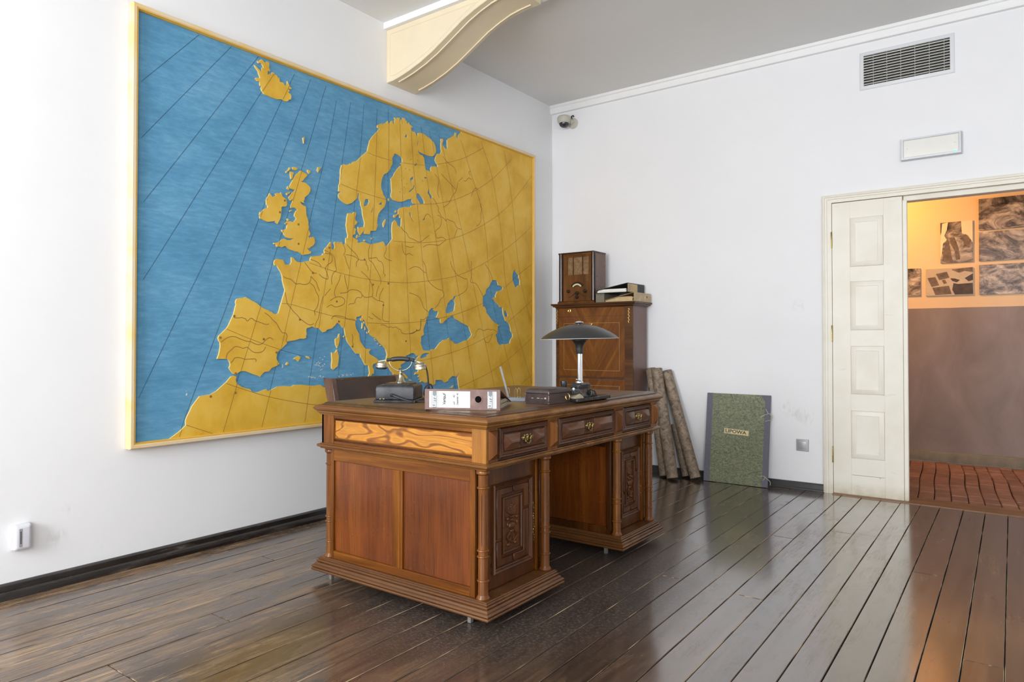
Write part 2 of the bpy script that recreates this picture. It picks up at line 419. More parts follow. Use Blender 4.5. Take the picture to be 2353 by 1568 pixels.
# ------------------------------------------------------------------ corridor beyond the door
YF = 7.42
cf = struct('floor_corridor', MB().box(-2.2, 2.3, 5.56, YF + .1, -.12, -.02), 'brick_mortar', label='red brick floor of the corridor beyond the door', cat='floor')
bx = -1.9; kk = 0
while bx < 1.9:
    wdt = random.uniform(.088, .102); yy = 5.565 + random.uniform(-.08, 0); ph = bx * 2.0
    while yy < YF - .06:
        ln_ = random.uniform(.13, .22); y0 = max(yy, 5.565); y1 = min(yy + ln_, YF - .035)
        if y1 - y0 > .04:
            g = .0022; q = [-.086 * (y - 6.4) + .006 * math.sin(2.1 * y + ph) + .004 * math.sin(6 * y + ph * 2) for y in (y0, y1)]; h = random.uniform(-.004, .004); t = .005; w2 = wdt
            def ring(d, z): return [(bx + g + d + q[0], y0 + g * .6 + d, z), (bx + w2 - g - d + q[0], y0 + g * .6 + d, z), (bx + w2 - g - d + q[1], y1 - g * .6 - d, z), (bx + g + d + q[1], y1 - g * .6 - d, z)]
            m = MB(); m.add(ring(0, -.019) + ring(0, h - t) + ring(t, h), [(3, 2, 1, 0), (8, 9, 10, 11)] + [(k * 4 + r, k * 4 + (r + 1) % 4, k * 4 + 4 + (r + 1) % 4, k * 4 + 4 + r) for k in (0, 1) for r in range(4)])
            m.build('brick', MATS['corridor_brick'], cf)
        yy += ln_
    bx += wdt
wc = struct('wall_corridor', MB().box(-2.2, 2.3, YF, YF + .15, 1.40, ZC), 'corridor_plaster', label='warmly lit plaster wall of the corridor hung with photographs', cat='wall')
m = MB(); N_ = 40
top = [(-2.2 + 4.5 * k / N_, 1.402 + .004 * noise.noise(Vector((k * .7, 0, 0)))) for k in range(N_ + 1)]
for (a, b), (c_, d) in zip(top, top[1:]): m.add([(a, YF - .008, .0), (c_, YF - .008, .0), (c_, YF - .008, d), (a, YF - .008, b), (a, YF + .01, b), (c_, YF + .01, d)], [(0, 1, 2, 3), (3, 2, 5, 4)])
m.build('wainscot', MATS['corridor_wainscot'], wc)
MB().prism([(YF - .034, 0), (YF - .034, .07), (YF - .022, .092), (YF - .006, .095), (YF - .006, 0)], -2.2, 2.3, lambda u, v, w: (w, u, v)).build('curb', MATS['corridor_curb'], wc)
struct('wall_corridor_left', MB().box(-2.3, -2.2, 5.56, YF + .15, 0, ZC), 'corridor_plaster', label='plaster end wall of the corridor on the left', cat='wall')
struct('wall_corridor_right', MB().box(2.3, 2.4, 5.56, YF + .15, 0, ZC), 'corridor_plaster', label='plaster end wall of the corridor on the right', cat='wall')
struct('ceiling_corridor', MB().box(-2.3, 2.4, 5.56, YF + .15, ZC, ZC + .1), 'corridor_plaster', label='plaster ceiling of the corridor', cat='ceiling')
# ------------------------------------------------------------------ door
nd_ = NT('door_paint'); v = nd_.coord()
c = nd_.mix(nd_.ramp(nd_.noise(v, 5, 5), [(.4, 0.0), (.75, 1.0)]), (.79, .752, .660), (.73, .69, .58))
dz = nd_.nd('ShaderNodeSeparateXYZ'); nd_.ln(v, dz.inputs[0])
grime = nd_.math('MULTIPLY', nd_.ramp(dz.outputs['Z'], [(.01, 1.0), (.10, 0.0)]), nd_.noise(v, 22, 5))
c = nd_.mix(nd_.math('MULTIPLY', grime, .9), c, (.36, .29, .14))
sm = nd_.ramp(nd_.noise(nd_.coord((1, 1, 4)), 6, 4), [(.66, 0.0), (.75, .5)])
c = nd_.mix(sm, c, (.55, .52, .44)); nd_.out(c, .42)
plain('brass_dark', (.36, .27, .10), .35, 1.0, var=.2)
plain('brass', (.78, .56, .20), .22, 1.0, var=.12)
plain('crack_dark', (.10, .085, .07), .9)
dr = thing('door_1', (0, 5.42, 0), 0, 'cream four-panel door leaf in its moulded frame', 'door'); tag(dr, kind='structure')
# architrave (three stepped bands), mitred
m = MB(); prof = [(-.002, 0), (.048, 0), (.048, -.022), (.040, -.027), (.030, -.027), (.028, -.021), (.016, -.021), (.014, -.016), (-.002, -.016)]
for (o1, y1_), (o2, y2_) in zip(prof, prof[1:] + prof[:1]):
    P = lambda o, y: [(-1.112 - o, y, 0), (-1.112 - o, y, 2.108 + o), (.312 + o, y, 2.108 + o), (.312 + o, y, 0)]
    A, B_ = P(o1, y1_), P(o2, y2_)
    for i in range(3): m.add([A[i], A[i + 1], B_[i + 1], B_[i]], [(0, 1, 2, 3)])
m.build('architrave', MATS['door_paint'], dr)
for q in ((-1.12, -1.096, -.02, .145, 0, 2.098), (.296, .32, -.02, .145, 0, 2.098), (-1.12, .32, -.02, .145, 2.098, 2.12)): MB().box(*q).build('jamb', MATS['door_paint'], dr)
m = MB(); m.box(-.645, .296, .015, .10, 2.062, 2.098); m.build('head_stop', MATS['door_paint'], dr, .003)
MB().box(-1.096, .296, -.055, .15, -.02, .006).build('threshold', MATS['threshold_oak'], dr, .003)
# leaf: frame of stiles and rails with four fielded panels
zb = [.006, .266, .604, .720, 1.063, 1.174, 1.522, 1.627, 1.976, 2.094]
for a, b in ((-1.094, -.976), (-.763, -.648)): MB().box(a, b, -.012, .03, .006, 2.094).build('stile', MATS['door_paint'], dr, .0012)
for a, b in ((.006, .266), (.604, .720), (1.063, 1.174), (1.522, 1.627), (1.976, 2.094)):
    MB().box(-.9765, -.7625, -.0117, .03, a, b).build('rail', MATS['door_paint'], dr, .0008)
for a, b in ((.266, .604), (.720, 1.063), (1.174, 1.522), (1.627, 1.976)):
    m = MB(); m.loft((-.976, -.763, a, b), [(.0, -.0085), (-.0015, -.0085), (-.003, -.0145), (-.006, -.0165), (-.034, -.0205), (-.036, -.0185), (-.040, -.018)], lambda u, v, w: (u, w, v), cap0=False)
    m.build('panel', MATS['door_paint'], dr)
MB().box(-.648, -.621, .0, .035, .004, 2.066).build('leaf_edge', MATS['door_paint'], dr, .002)
m = MB(); m.box(-.972, -.766, -.0122, -.0115, .146, .148); m.box(-.795, -.793, -.0122, -.0115, .136, .146); m.build('crack', MATS['crack_dark'], dr)
for z0 in (.219, 1.09, 1.767):
    m = MB(); m.lathe([(0, 0), (.003, .002), (.006, .006), (.006, .06)], (-1.098, -.016, z0), 10); m.lathe([(.006, .062), (.006, .118), (.003, .124), (0, .128)], (-1.098, -.016, z0), 10)
    m.build('hinge', MATS['brass_dark'], dr)
MAIN="5062 2738 0 -2153 -3292 0 30 10 55 33 37 31 -1 27 8 20 14 25 11 24 20 24 21 26 32 3 30 4 35 16 26 22 28 21 29 31 18 4 15 -6 -6 -17 9 -23 34 -21 47 -13 8 -12 23 -8 25 2 37 11 12 2 3 -8 17 -3 21 9 29 12 48 2 49 -6 22 9 60 -3 45 -7 40 -3 46 3 17 -13 34 -10 26 16 52 14 28 -42 -28 -40 53 -45 78 -25 142 -19 85 -36 71 24 49 56 159 -19 178 -50 165 -18 122 -19 61 28 17 108 -10 24 -3 26 -7 30 13 20 6 19 -15 -14 -13 -14 -26 1 -26 5 -22 -12 -22 -13 -6 -11 -38 -10 -21 17 -40 6 -40 0 -3 -29 -20 -7 -24 -1 -15 19 -29 8 -18 -6 -30 13 -23 -3 9 11 -26 9 23 7 -28 9 19 16 -37 5 -16 -3 11 15 22 3 9 16 -14 16 -23 13 11 19 17 16 -17 8 23 21 8 12 -25 -5 -17 14 -23 8 -27 -6 -17 -7 -27 -6 11 -25 -22 -23 -40 -15 8 -23 -27 -3 5 -19 25 -24 24 -17 5 -18 -32 4 14 -16 -35 -10 -32 -10 -26 16 5 27 -11 23 11 11 -21 16 -16 20 -21 31 -15 15 5 23 8 26 -6 19 -7 19 -11 11 -20 15 -25 19 -20 19 -10 11 -30 7 -19 11 -20 18 7 15 -12 15 -14 18 -5 18 -10 14 -9 6 -10 -13 -14 7 -3 12 17 6 -5 13 -9 0 -12 -7 -21 -2 -7 -9 4 -14 -9 -6 -2 -20 7 -25 12 -18 14 -21 5 -26 5 -22 14 -14 14 -18 19 -15 20 -2 24 -2 -10 -13 -7 -2 7 -18 30 -13 29 -14 20 -15 15 -19 -10 -9 -25 10 -27 -7 -7 -18 12 -16 3 -29 -17 -2 -10 -12 -24 -4 12 19 -3 26 -7 30 -27 0 -12 19 -14 22 -14 15 -5 20 -33 2 -19 18 -18 22 -19 18 -18 20 -14 33 -11 50 -5 14 -7 -9 -18 19 -22 12 -11 -2 -11 -14 -26 -20 -39 -9 -8 -11 -21 -5 -17 15 -17 12 -21 -2 -12 3 -17 7 -20 -8 -17 -2 -5 -14 4 -24 -6 -13 4 -8 -16 -7 -30 1 -39 -11 -24 -2 -27 -5 -3 -13 -16 -11 -18 -17 -23 -15 -9 -16 -4 -26 8 -16 13 -14 -11 -9 -22 -9 -19 -6 -16 -19 -31 -2 -12 -10 -16 -17 -15 8 -28 8 -24 10 -28 10 -27 0 -15 -8 -12 -10 -17 5 -16 18 -9 15 7 15 -2 12 -5 12 -8 10 -13 1 -49 1 8 20 6 23 4 24 -1 20 -8 10 -5 15 5 12 16 14 26 24 13 17 16 34 13 25 7 24 6 25 4 9 -4 12 3 13 7 8 17 5 19 3 3 -8 5 10 11 3 5 -10 3 5 23 -12 35 -14 25 -19 21 -10 29 -9 11 -7 11 0 11 -11 19 -3 15 7 7 20 6 23 9 23 7 23 12 33 4 18 -6 12 -6 20 -6 22 0 13 -4 19 -9 16 -15 21 -10 14 -15 0 -5 13 5 16 17 10 19 -3 19 2 7 -13 8 -15 34 3 10 14 0 31 13 0 10 -12 18 -12 28 -1 28 8 32 8 6 -6 0 20 8 13 23 5 37 6 21 5 7 12 12 4 -4 17 11 15 13 10 12 17 15 16 7 -22 -3 -15 9 -12 18 10 2 16 -7 17 5 9 31 4 4 -17 7 16 15 4 12 -22 20 17 0 21 2 15 11 -6 5 25 -9 21 -1 21 -6 17 4 26 2 21 5 23 4 11 18 5 19 -3 14 15 16 0 0 -18 -9 -19 5 -18 16 -5 -9 -19 -14 -6 -5 -18 19 -7 -9 -17 2 -14 -21 -10 -2 -15 21 -7 23 -6 -4 -17 11 -2 26 10 19 4 20 -6 24 -3 12 -6 12 7 35 9 35 10 32 11 11 -8 10 -23 10 1 23 21 16 17 15 20 -2 30 -3 30 2 31 6 24 23 18 11 -10 10 -21 19 -11 16 6 3 25 2 36 -16 -3 -5 19 -11 2 0 31 19 17 43 16 38 4 22 2 6 13 28 10 28 9 -34 -2 -14 12 0 23 7 14 -15 -19 -39 -10 -27 -15 -27 -10 -38 -6 -42 4 -21 16 -3 19 8 20 -3 34 -2 31 -3 24 23 22 11 23 26 33 27 28 21 11 -16 8 16 13 0 24 -11 9 -26 8 -38 3 -13 -24 -10 -14 3 -22 0 -16 -13 -21 -18 -35 -21 -19 -26 -13 -10 -17 -12 -29 -5 -31 2 -26 13 -20 5 -18 21 -18 5 -18 -3 -19 -10 -25 -35 -32 -20 -25 -8 -24 -4 -30 -8 -35 -5 -27 -32 -6 -14 -2 -8 -25 -19 0 -29 -2 5 22 -5 22 5 30 -8 21 -9 28 -3 29 -5 21 -9 13 0 22 -15 16 1 38 -10 -2 -5 -17 -4 -19 -19 -16 -23 -20 -23 -11 -18 -6 -27 8 -18 9 -18 15 -7 17 9 12 15 11 -22 2 2 18 2 21 7 19 2 29 4 22 -2 2 0 28 7 23 4 10 18 9 9 -4 18 8 9 -4 12 15 11 -3 14 17 14 9 9 -2 24 21 14 14 19 19 24 20 19 19 5 23 9 25 5 23 19 27 25 28 25 25 20 24 -20 2 0 16 20 12 22 13 3 -14 15 17 21 11 15 17 5 -23 11 12 15 18 13 3 3 -19 13 0 3 28 8 5 -14 12 11 5 16 -13 5 17 27 5 -6 -21 -2 -30 16 43 8 -2 5 -35 6 42 -6 9 27 3 6 -17 8 5 6 -27 13 20 17 -14 22 -6 -2 -11 -14 -5 11 -17 17 -4 11 5 11 -11 12 -18 11 3 0 26 28 7 35 -2 41 -10 36 -10 24 -13 18 -20 9 -31 -3 -22 -18 -24 -18 -12 -42 -5 -35 2 -35 3 -28 3 0 14 -12 -10 6 -11 17 -12 23 1 18 -13 5 -31 6 -39 6 -15 30 -2 29 2 -6 19 9 18 39 8 27 1 3 14 -18 12 -12 22 6 22 18 29 37 8 9 23 -6 15 0 34 3 21 -7 18 19 8 12 -12 -9 -18 -3 -18 19 -12 25 -14 15 19 -3 24 -3 29 16 16 25 17 45 26 9 23 13 -1 -3 -30 20 -9 6 28 20 22 14 8 -15 22"
HOLES="3740 1340 -20 -17 -9 -17 -3 -22 -20 -27 -6 -25 -15 -24 -11 -28 6 -36 -29 -13 0 -31 -6 -16 12 -20 6 -20 14 -14 41 -2 32 1 15 8 36 0 18 18 36 31 37 19 44 6 22 11 13 -21 22 -4 19 -15 39 -7 32 9 53 17 34 4 34 22 20 22 -21 35 -13 26 -20 9 -34 10 -40 12 -39 17 -32 9 -20 23 -19 2 -19 -11 -32 -8 -3 -10 -28 -13 -18 -18 -19 -2 -9 10 0 23 -46 9 19 25 6 21 -13 2 -24 -3 -24 11 15 11;4026 1447 -39 -9 -6 -17 -32 -14 -32 -27 -9 -25 -9 -22 -3 -12 15 -14 38 5 32 10 13 6 6 30 10 26 -13 21 -10 8 19 5 7 17;4469 1598 -19 -22 -25 -33 -37 -25 -10 -36 -33 -25 -3 -36 3 -44 22 -1 18 -20 4 -27 29 -21 36 -31 45 -26 37 -15 30 -2 -26 -16 0 -53 -30 -14 15 -23 7 -32 23 -23 34 -12 16 12 54 0 51 7 11 30 32 24 -4 28 -24 19 -8 37 -19 28 -24 14 -23 9 -12 18 -23 41 -8 55 -34 -3 -15 15 -31 17 -30 22 -29 12 44 13 -3 16 26 34 45 9 31 14 4 14 -19 8 -46 6 -15 32 -23 9;4639 1359 -13 -21 6 -23 23 -19 27 15 0 14 -27 23;4777 1713 -20 -25 -12 -34 4 -38 20 -32 29 -36 24 26 33 11 0 43 -17 14 0 24 -36 25;3592 2160 -11 -24 9 -14 25 -28 9 -10 14 8 26 4 0 18 -26 28 -28 15;3711 2218 -12 -37 21 -21 15 -20 15 9 -3 16 -21 17 -6 23;3116 2039 -14 -6 -10 -24 -2 -26 17 8 19 11 12 22 -5 14;3170 1992 -19 -38 9 3 13 20;3509 2010 11 -34 11 -2 0 27 -11 9;3644 1976 24 17 8 -8 -8 -10;3480 2560 -17 -24 20 -3 10 16;3558 2214 -11 -25 -28 -21 -13 -11 8 -6 11 10 33 26 9 21;3519 2251 6 -27 11 -26 7 2 -9 26 3 20 21 12 -11 14;3594 2533 -5 -29 11 -1 4 33;3649 2270 -8 -12 14 -4;3667 2291 -3 -9 14 -1 21 8;3475 2321 -8 -10 13 -1;3580 2374 -22 -24 23 6 11 13;3524 2392 -11 -12 22 13;3583 2401 17 -13 3 7;3456 2254 -5 -22 8 5;3435 2229 -2 -10 7 3;3387 2187 -3 -16 6 3;3421 2145 -8 -8 16 -3;3459 2145 -5 -12 13 -4;3478 2178 -8 -9 10 -2;3486 2215 -4 -9 13 1;3462 2189 -6 -17 10 4;3586 2441 -6 -5 9 -2;3513 2317 -5 -9 11 0;3752 2242 -4 -9 7 -3;3786 2118 9 7 6 -7 -9 -8;3220 2020 30 22 7 -16 -17 -6;3625 986 23 18 34 8 30 -2 14 -3 -32 -12 12 -8 -26 -8 -32 -5 -20 -5"
ISLES="2277 2659 6 -2 11 -5 15 -9 12 -8 4 -3 0 14 0 12 3 4 6 -5 4 0 -1 6 -5 11 -7 8 -8 1 -14 -5 -7 10 4 3 11 0 6 11 7 6 3 -1 10 -8 9 -5 6 -5 4 -4 -3 16 3 4 10 0 7 -5 0 -13 -1 -11 2 -8 5 -7 -2 -7 -6 -1 -6 4 -2 -12 -1 -16 6 5 6 4 8 4 -3 -12 6 6 7 17 9 4 6 -4 2 -6 -7 -20 6 9 5 11 10 -1 6 -6 2 -8 -2 -13 7 17 3 3 4 -10 0 -11 5 -5 13 4 9 -1 5 -10 9 -4 9 10 3 9 0 13 5 -7 7 -6 3 -10 -3 -6 9 0 10 -6 -7 -6 -12 0 -5 -5 8 -2 0 -8 -9 -8 8 -4 7 -2 7 -8 -1 -15 -4 -11 -11 -2 -3 -7 -11 -9 -15 -2 -13 4 -15 0 -25 -8 -20 1 -24 1 -15 2 -14 0 -12 2 -9 9 -6 6 -5 14 5 12 -11 0 -3 10 2 11 -7 3 -11 -3 -7 6 -5 1 4 9 13 4 9 -1 5 2 -4 13 -7 12 -1 10 -10 10 -10 9;2597 2124 12 -8 18 -4 15 -5 -8 -13 -14 -14 -11 -16 -16 -7 16 -2 18 1 19 -10 19 -14 -2 -22 -12 -20 -14 -12 -14 -12 -2 -16 -7 -8 6 -11 -20 1 -11 5 5 -10 11 -10 26 -6 2 -25 1 -23 8 -18 8 -22 0 -19 7 -19 -5 -12 12 -18 -2 -14 -12 -7 7 -13 9 9 22 4 9 -12 3 -21 -10 -17 -23 -15 -12 -11 -16 6 14 -14 5 -7 14 2 -3 -14 -21 -8 -14 -2 -23 -6 -14 8 -22 8 -19 0 -13 4 -18 2 -18 7 -13 10 -13 0 -18 -9 -13 4 -19 -4 -6 12 -15 2 -3 6 22 4 19 6 15 15 18 8 17 -6 27 3 22 13 -31 -4 -22 5 -14 11 -4 11 -13 9 -2 8 19 2 16 10 4 23 6 14 -17 -14 -5 5 14 14 22 5 22 -3 18 18 4 8 -6 5 -9 8 4 16 11 19 12 2 -12 9 -18 3 -22 -5 4 18 7 16 4 23 -16 -15 -8 4 8 14 -11 -7 -2 7 13 18 11 15 16 10 5 9 -23 1 -16 1 0 14 9 18 13 22 12 21 13 20 16 11 9 11;2380 1949 11 -9 9 -10 14 8 11 6 -9 8 15 8 11 0 9 -6 4 12 7 -8 4 -13 13 -7 13 -5 5 -18 0 -19 -9 -7 -22 -4 -6 -4 0 -17 -2 -23 -4 -23 -7 -16 -8 -14 -4 -10 -13 7 -5 9 -19 -6 -29 -6 -21 4 -15 7 -14 0 -2 14 6 14 -8 -7 4 17 14 6 10 14 25 13 2 8 -10 9 -2 22 6 18 10 12;2534 2130 11 6 22 -3 3 -7 -12 -8 -22 -1;2514 2126 8 -4 -6 -11 -24 -22 -3 7 16 13;2518 2102 13 1 14 -3 -7 -15 -3 -19 -10 -8 -5 20;2503 2012 9 -12 -2 -9 -13 5;2492 1969 11 5 20 8 -9 -11 -17 -13;2519 1871 14 4 -5 -8 -11 -4;2497 1819 9 1 7 -9 -11 -5;2643 2137 7 1 14 -7 -11 -16 -10 10;2719 2168 10 4 -3 -14 20 19 -15 -22 -9 -18 -8 8;3286 1929 -15 -16 -11 -16 6 -26 10 20 7 20;3210 1886 -7 -24 -5 -21 10 22 6 20;3364 1969 31 12 6 -3 -32 -28 -8 3;3382 2004 8 -4 -11 -12 -5 7;3041 1844 14 -7 14 9 19 1 4 -21 -18 -21 -14 -13 -19 20;3050 1787 15 -1 -10 -7;3036 1791 7 -12 -11 -12 -5 7;3093 1765 15 0 -5 -8 -10 0;3161 1786 7 -4 -9 -5 -5 5;3314 2076 10 -6 -8 -13 -8 8;2891 1144 4 -21 -4 -29 -9 -28 -9 -14 -11 21 -4 28 4 11 18 7 6 16;2873 1043 7 -22 7 -25 -4 -32 -7 -28 -13 -6 -18 -14 -13 8 -2 24 4 28 -2 24 -2 25 15 -6 13 5;2548 989 14 10 23 9 12 -10 -15 -24 -12 10;2639 1006 15 -2 14 -14 -10 -1 -14 8;2508 972 8 -8 -12 -10 -8 2 4 11;2933 1132 -2 -7 -7 -4 0 7;3947 742 22 7 19 12 -13 -23;3081 1218 7 -10 -4 -26 -8 -4;3095 1226 5 -11 -4 -4;3103 1193 7 -18 -5 -4;3120 1157 9 -13 -8 4;3186 1115 22 0 -18 -6;3191 1104 22 -1 -15 -5;3213 1080 15 3 -10 -8;3238 1072 13 -4 -11 -3;2963 852 166 4 -26 -71 -122 38;3433 880 35 -11 28 -24 6 -14 -15 2 -19 21 -24 14;3515 828 19 -4 6 -11 -17 5;3556 984 11 -2 -5 -4;2608 2324 12 8 -6 -41"
GRAT="1953 2716 -295 -338;2140 2718 -295 -379 -83 -107 -102 -133;2308 2719 -197 -286 -87 -132 -217 -322 -134 -195;2404 2648 -76 -126 -84 -145 -204 -349 -209 -360 -158 -271;2552 2696 -88 -183 -40 -88 -171 -370 -174 -354 -79 -172 -122 -247 -91 -193 -76 -157 -53 -114;2668 2699 -37 -102 -53 -131 -124 -315 -76 -193 -22 -66 -85 -212 -47 -125 -80 -211 -68 -172 -60 -152 -39 -98 -99 -257 -20 -62;2786 2695 -28 -78 -25 -91 -111 -339 -98 -300 -88 -246 -106 -337 -128 -376 -25 -82 -77 -243;2866 2627 -49 -245 -45 -163 -115 -418 -29 -115 -104 -390 -36 -138 -26 -106 -50 -172 -76 -274;2982 2645 -67 -403 -48 -245 -44 -288 -55 -317 -36 -207 -50 -259 -52 -317;3095 2662 -32 -349 -37 -240 -38 -383 -57 -502 -42 -305 -30 -268;3212 2665 -9 -152 -18 -438 -28 -437 -33 -356 -18 -257 -10 -345;3314 2693 -4 -345 6 -276 4 -423 -1 -361 -2 -624;3415 2660 11 -233 17 -311 36 -412 26 -409 23 -291 29 -357;3524 2657 23 -298 34 -208 64 -471 54 -403 33 -249 47 -365;3637 2655 24 -191 49 -270 114 -500 75 -381 99 -479 31 -155;3723 2645 99 -343 159 -593 131 -475 129 -506;3827 2638 178 -466 157 -446 227 -683 110 -328;4071 2653 109 -206 194 -361 51 -529 202 -497 111 -259 37 -95;4313 2705 165 -258 134 -533 27 -343 130 -286 115 -260 151 -300;4626 2696 105 -323 112 -733 197 -416;2659 1573 130 -28 177 -26 174 -14 145 -4 58 2 168 4 338 53 183 39 173 61 212 90 346 182 274 186;3354 1787 262 15 237 44 225 65 252 111 276 154 209 175 222 216;2902 2097 124 -19 154 -10 111 -6;3587 2081 187 29 171 51 83 30 218 100 233 140 259 220;3125 2349 63 -8 148 -1;3453 2349 105 11 103 15;3809 2413 235 79 160 82 143 85;2466 1316 56 1 172 -38 148 -26 180 -24;3122 1217 218 0 172 10 169 17 154 25 165 30 205 55 133 47;4612 1536 132 75 114 76 179 92;2117 1161 142 -54 195 -61 173 -41;3625 956 116 14 196 34 222 49 215 71 95 32;4682 1260 252 137 106 68;4056 742 171 44 228 62 219 91 193 96 173 97;4867 724 173 80;2116 866 61 -23 207 -71 271 -58 66 -10;1894 661 144 -59"
RIVERS="2623 1572 28 -28 29 -28 33 -4;2475 1476 15 -10 35 -2 19 -15 20 -14 24 7 23 -5 33 3 20 17 6 21 -2 16 20 -18 21 -16 9 -23 16 -33;2487 1382 8 -38 7 -29 22 -19 25 -29 20 -12 20 -23 28 -16 32 -19 24 -3 21 10;2664 1449 29 -14 16 -40 21 -22 -4 -45 -12 -28 -21 -21 11 -23;2771 1661 48 -12 26 -18 9 -24 0 -32 13 -26;2776 1548 21 29 26 10 13 25 -13 30 -52 2;2667 1594 29 -5 33 -11 17 -22;2947 1716 37 -28 37 -22 28 -33 -9 -12 -14 -8 0 -33;3049 1633 19 -7 29 8 19 -13 -10 -17 20 -8 2 -33;3144 1735 -14 -35 0 -37 8 -33 26 -4 30 -42 30 -35 20 -40 -5 -30;3289 1740 0 -31 -25 -31 21 -18 36 -10 21 0;3135 1647 44 6 25 8 10 -23 40 -4 15 -44 -5 -34 21 -10 -10 -12;2894 1401 54 6 28 22 41 2 42 -8 19 -24 19 -14 34 2 34 9;3078 1399 -9 -21 -33 7 -19 -22 0 -18 -23 -7 -23 -1 -9 -11;3165 1396 8 30 -8 40 -22 36 -27 24 -48 29;3165 1392 25 -13 25 -10 55 -5 -5 -23 -5 -45 -10 -61 67 -6;2929 1644 9 -15 7 -27 16 -24 5 -18;2920 1644 18 32 -18 37;2825 1235 21 22 31 0 31 -2 27 -6 23 -12 37 3 28 -9;2816 1349 43 27 49 3 27 -17 -7 -32 -64 -20 -22 6 -18 11 -34 -20;2859 1376 -13 20 13 43 26 34 13 46;2930 1518 4 -28 21 -59;2773 1378 25 26 22 22;2760 1374 -21 -69 -8 -62 -25 -38 -4 -24;2776 1548 17 -30 9 -34 -17 -1 -34 11 -21 16;2867 1545 -30 -20 -13 -39 6 -35;2938 1651 37 0 46 -6 23 -16;3230 1369 0 38 35 51;3200 1394 5 34 19 42;2160 1224 30 -1 20 5 10 -7 11 2 8 -19 16 15 14 8 17 -17 14 -1 36 -12 36 -8 7 9;2350 1258 33 -17 22 -25 26 -15 15 -29 23 -30 23 5 13 -23 -13 -23 8 -11;2084 1090 30 22 30 10 26 -2 21 -10 47 -16 25 0 21 -12 31 -8 25 9 22 24 25 12 20 -15;2113 1001 8 30 23 16 23 21 24 -4 27 -10 21 11 20 -17 21 -16 36 -2 28 8 14 25;2141 976 14 12 9 18 34 -1 27 -11 38 2 35 0 -2 -17;3649 1678 35 -42 9 -84 41 -38 72 -32 55 -3 22 -30 -9 -21 -37 -18 -19 -38 -42 -33;3511 1439 67 -11 40 -17 26 -39 14 -36 53 -26;3511 1606 44 23 57 1 46 -32 23 -4;3951 1706 16 -49 58 -53 66 -14 40 -10 10 10 13 -34 -10 -57 -40 -24 -72 -30;4192 1729 13 -29 -17 -15 21 -20 -17 -80 -10 -27 72 3 42 -44 42 -47 7 -13;4374 1719 51 -40 40 -61 -4 -23;3512 1150 33 0 45 23 29 -2 8 24 6 28 -6 32 32 -5 40 27;4223 1118 38 31 -14 13 28 27 35 11 43 -22 50 21 44 -10 37 7 52 -27;4469 1164 -22 -54 -51 -34 -43 42;3428 1893 27 -24 32 -8 17 -33 44 -4 68 -20 58 41 41 27;3774 1902 18 19 43 26 18 57 -18 26 -31 4;3792 2110 30 -19 -15 -24 28 -20 9 -20 34 -7 22 -22 9 26 31 -12 52 -1 25 -44 61 -4;3651 1778 46 25 71 6 61 1 24 23 50 27 -37 16 -25 -3 -49 -18 -6 45;3750 2153 30 -20 6 -11;3871 2102 63 36 51 89 26 8 25 82;3846 2348 56 -31 57 -27 51 -29;3773 2334 49 -28 -12 -56 -6 -55 18 -30;3662 1989 11 22 30 20 29 -24;3526 1973 22 -25;3439 1781 11 -57 27 -24 27 22 45 -17;3477 1766 55 -6 22 15;3992 1888 19 40 19 33;3860 2483 53 -34 46 -13 38 -10 19 -37;4040 2327 12 12 39 28;4107 2350 20 -7 37 41 37 -12;4188 2439 -28 -17 28 -18;4197 2240 24 52 38 33 29 -29;4322 2202 -17 -18 26 -18 -17 -56 8 -42 -25 -35 -34 -20;2992 1141 10 -25 -9 -18 11 -22 -7 -14;3242 1207 36 1 31 -20 31 10 10 -12 32 12 26 -18 22 0 10 -33 82 1 62 22 39 9 6 40 0 42;3134 1260 19 -12 20 -2;3163 1283 44 -28 40 -16"
TOWNS=[(2.08, 1.114), (2.346, 1.107), (2.161, 1.233), (2.43, 1.03), (2.172, 0.917), (2.684, 1.513), (2.765, 1.604), (2.868, 1.347), (2.808, 1.681), (3.097, 1.634), (2.591, 1.225), (3.311, 1.491), (3.172, 1.474), (3.265, 1.341), (2.482, 1.923), (2.449, 1.849), (2.578, 1.796), (2.579, 1.679), (3.587, 1.175), (2.997, 1.062), (3.481, 1.097), (2.027, 0.8), (2.171, 0.812), (2.886, 1.221)]
CHIPS=[(2.751, 0.95, 0.03, 0.02, 26), (2.739, 0.877, 0.05, 0.003, 14), (2.957, 0.879, 0.04, 0.006, 14), (2.474, 0.955, 0.02, 0.02, 3), (2.89, 0.876, 0.02, 0.004, 4), (1.898, 0.828, 0.004, 0.01, 3)]
# ------------------------------------------------------------------ relief map
ns = NT('sea_blue'); 
a = ns.noise(ns.coord((1, .20, 1)), 62, 7, .7, .2); b = ns.noise(ns.coord((1, .6, 1)), 4.5, 7, .68, .2); cc = ns.noise(ns.coord((1, .45, 1.1)), 15, 6, .68)
c = ns.ramp(b, [(.3, (.085, .260, .425)), (.5, (.115, .320, .510)), (.72, (.165, .385, .560))])
c = ns.mix(ns.math('MULTIPLY', ns.ramp(a, [(.40, 1.0), (.55, 0.0)]), .32), c, (.060, .195, .330))
c = ns.mix(ns.math('MULTIPLY', ns.ramp(a, [(.56, 0.0), (.72, 1.0)]), .30), c, (.27, .48, .63))
c = ns.mix(ns.math('MULTIPLY', ns.ramp(cc, [(.5, 0.0), (.75, 1.0)]), .25), c, (.09, .285, .41))
ns.bump(a, .12, .0015); ns.out(c, .55, 0, .3)
nl = NT('land_ochre'); v = nl.coord()
c = nl.ramp(nl.noise(v, 4.5, 5, .6, .3), [(.3, (.62, .345, .030)), (.5, (.74, .445, .052)), (.72, (.80, .52, .10))])
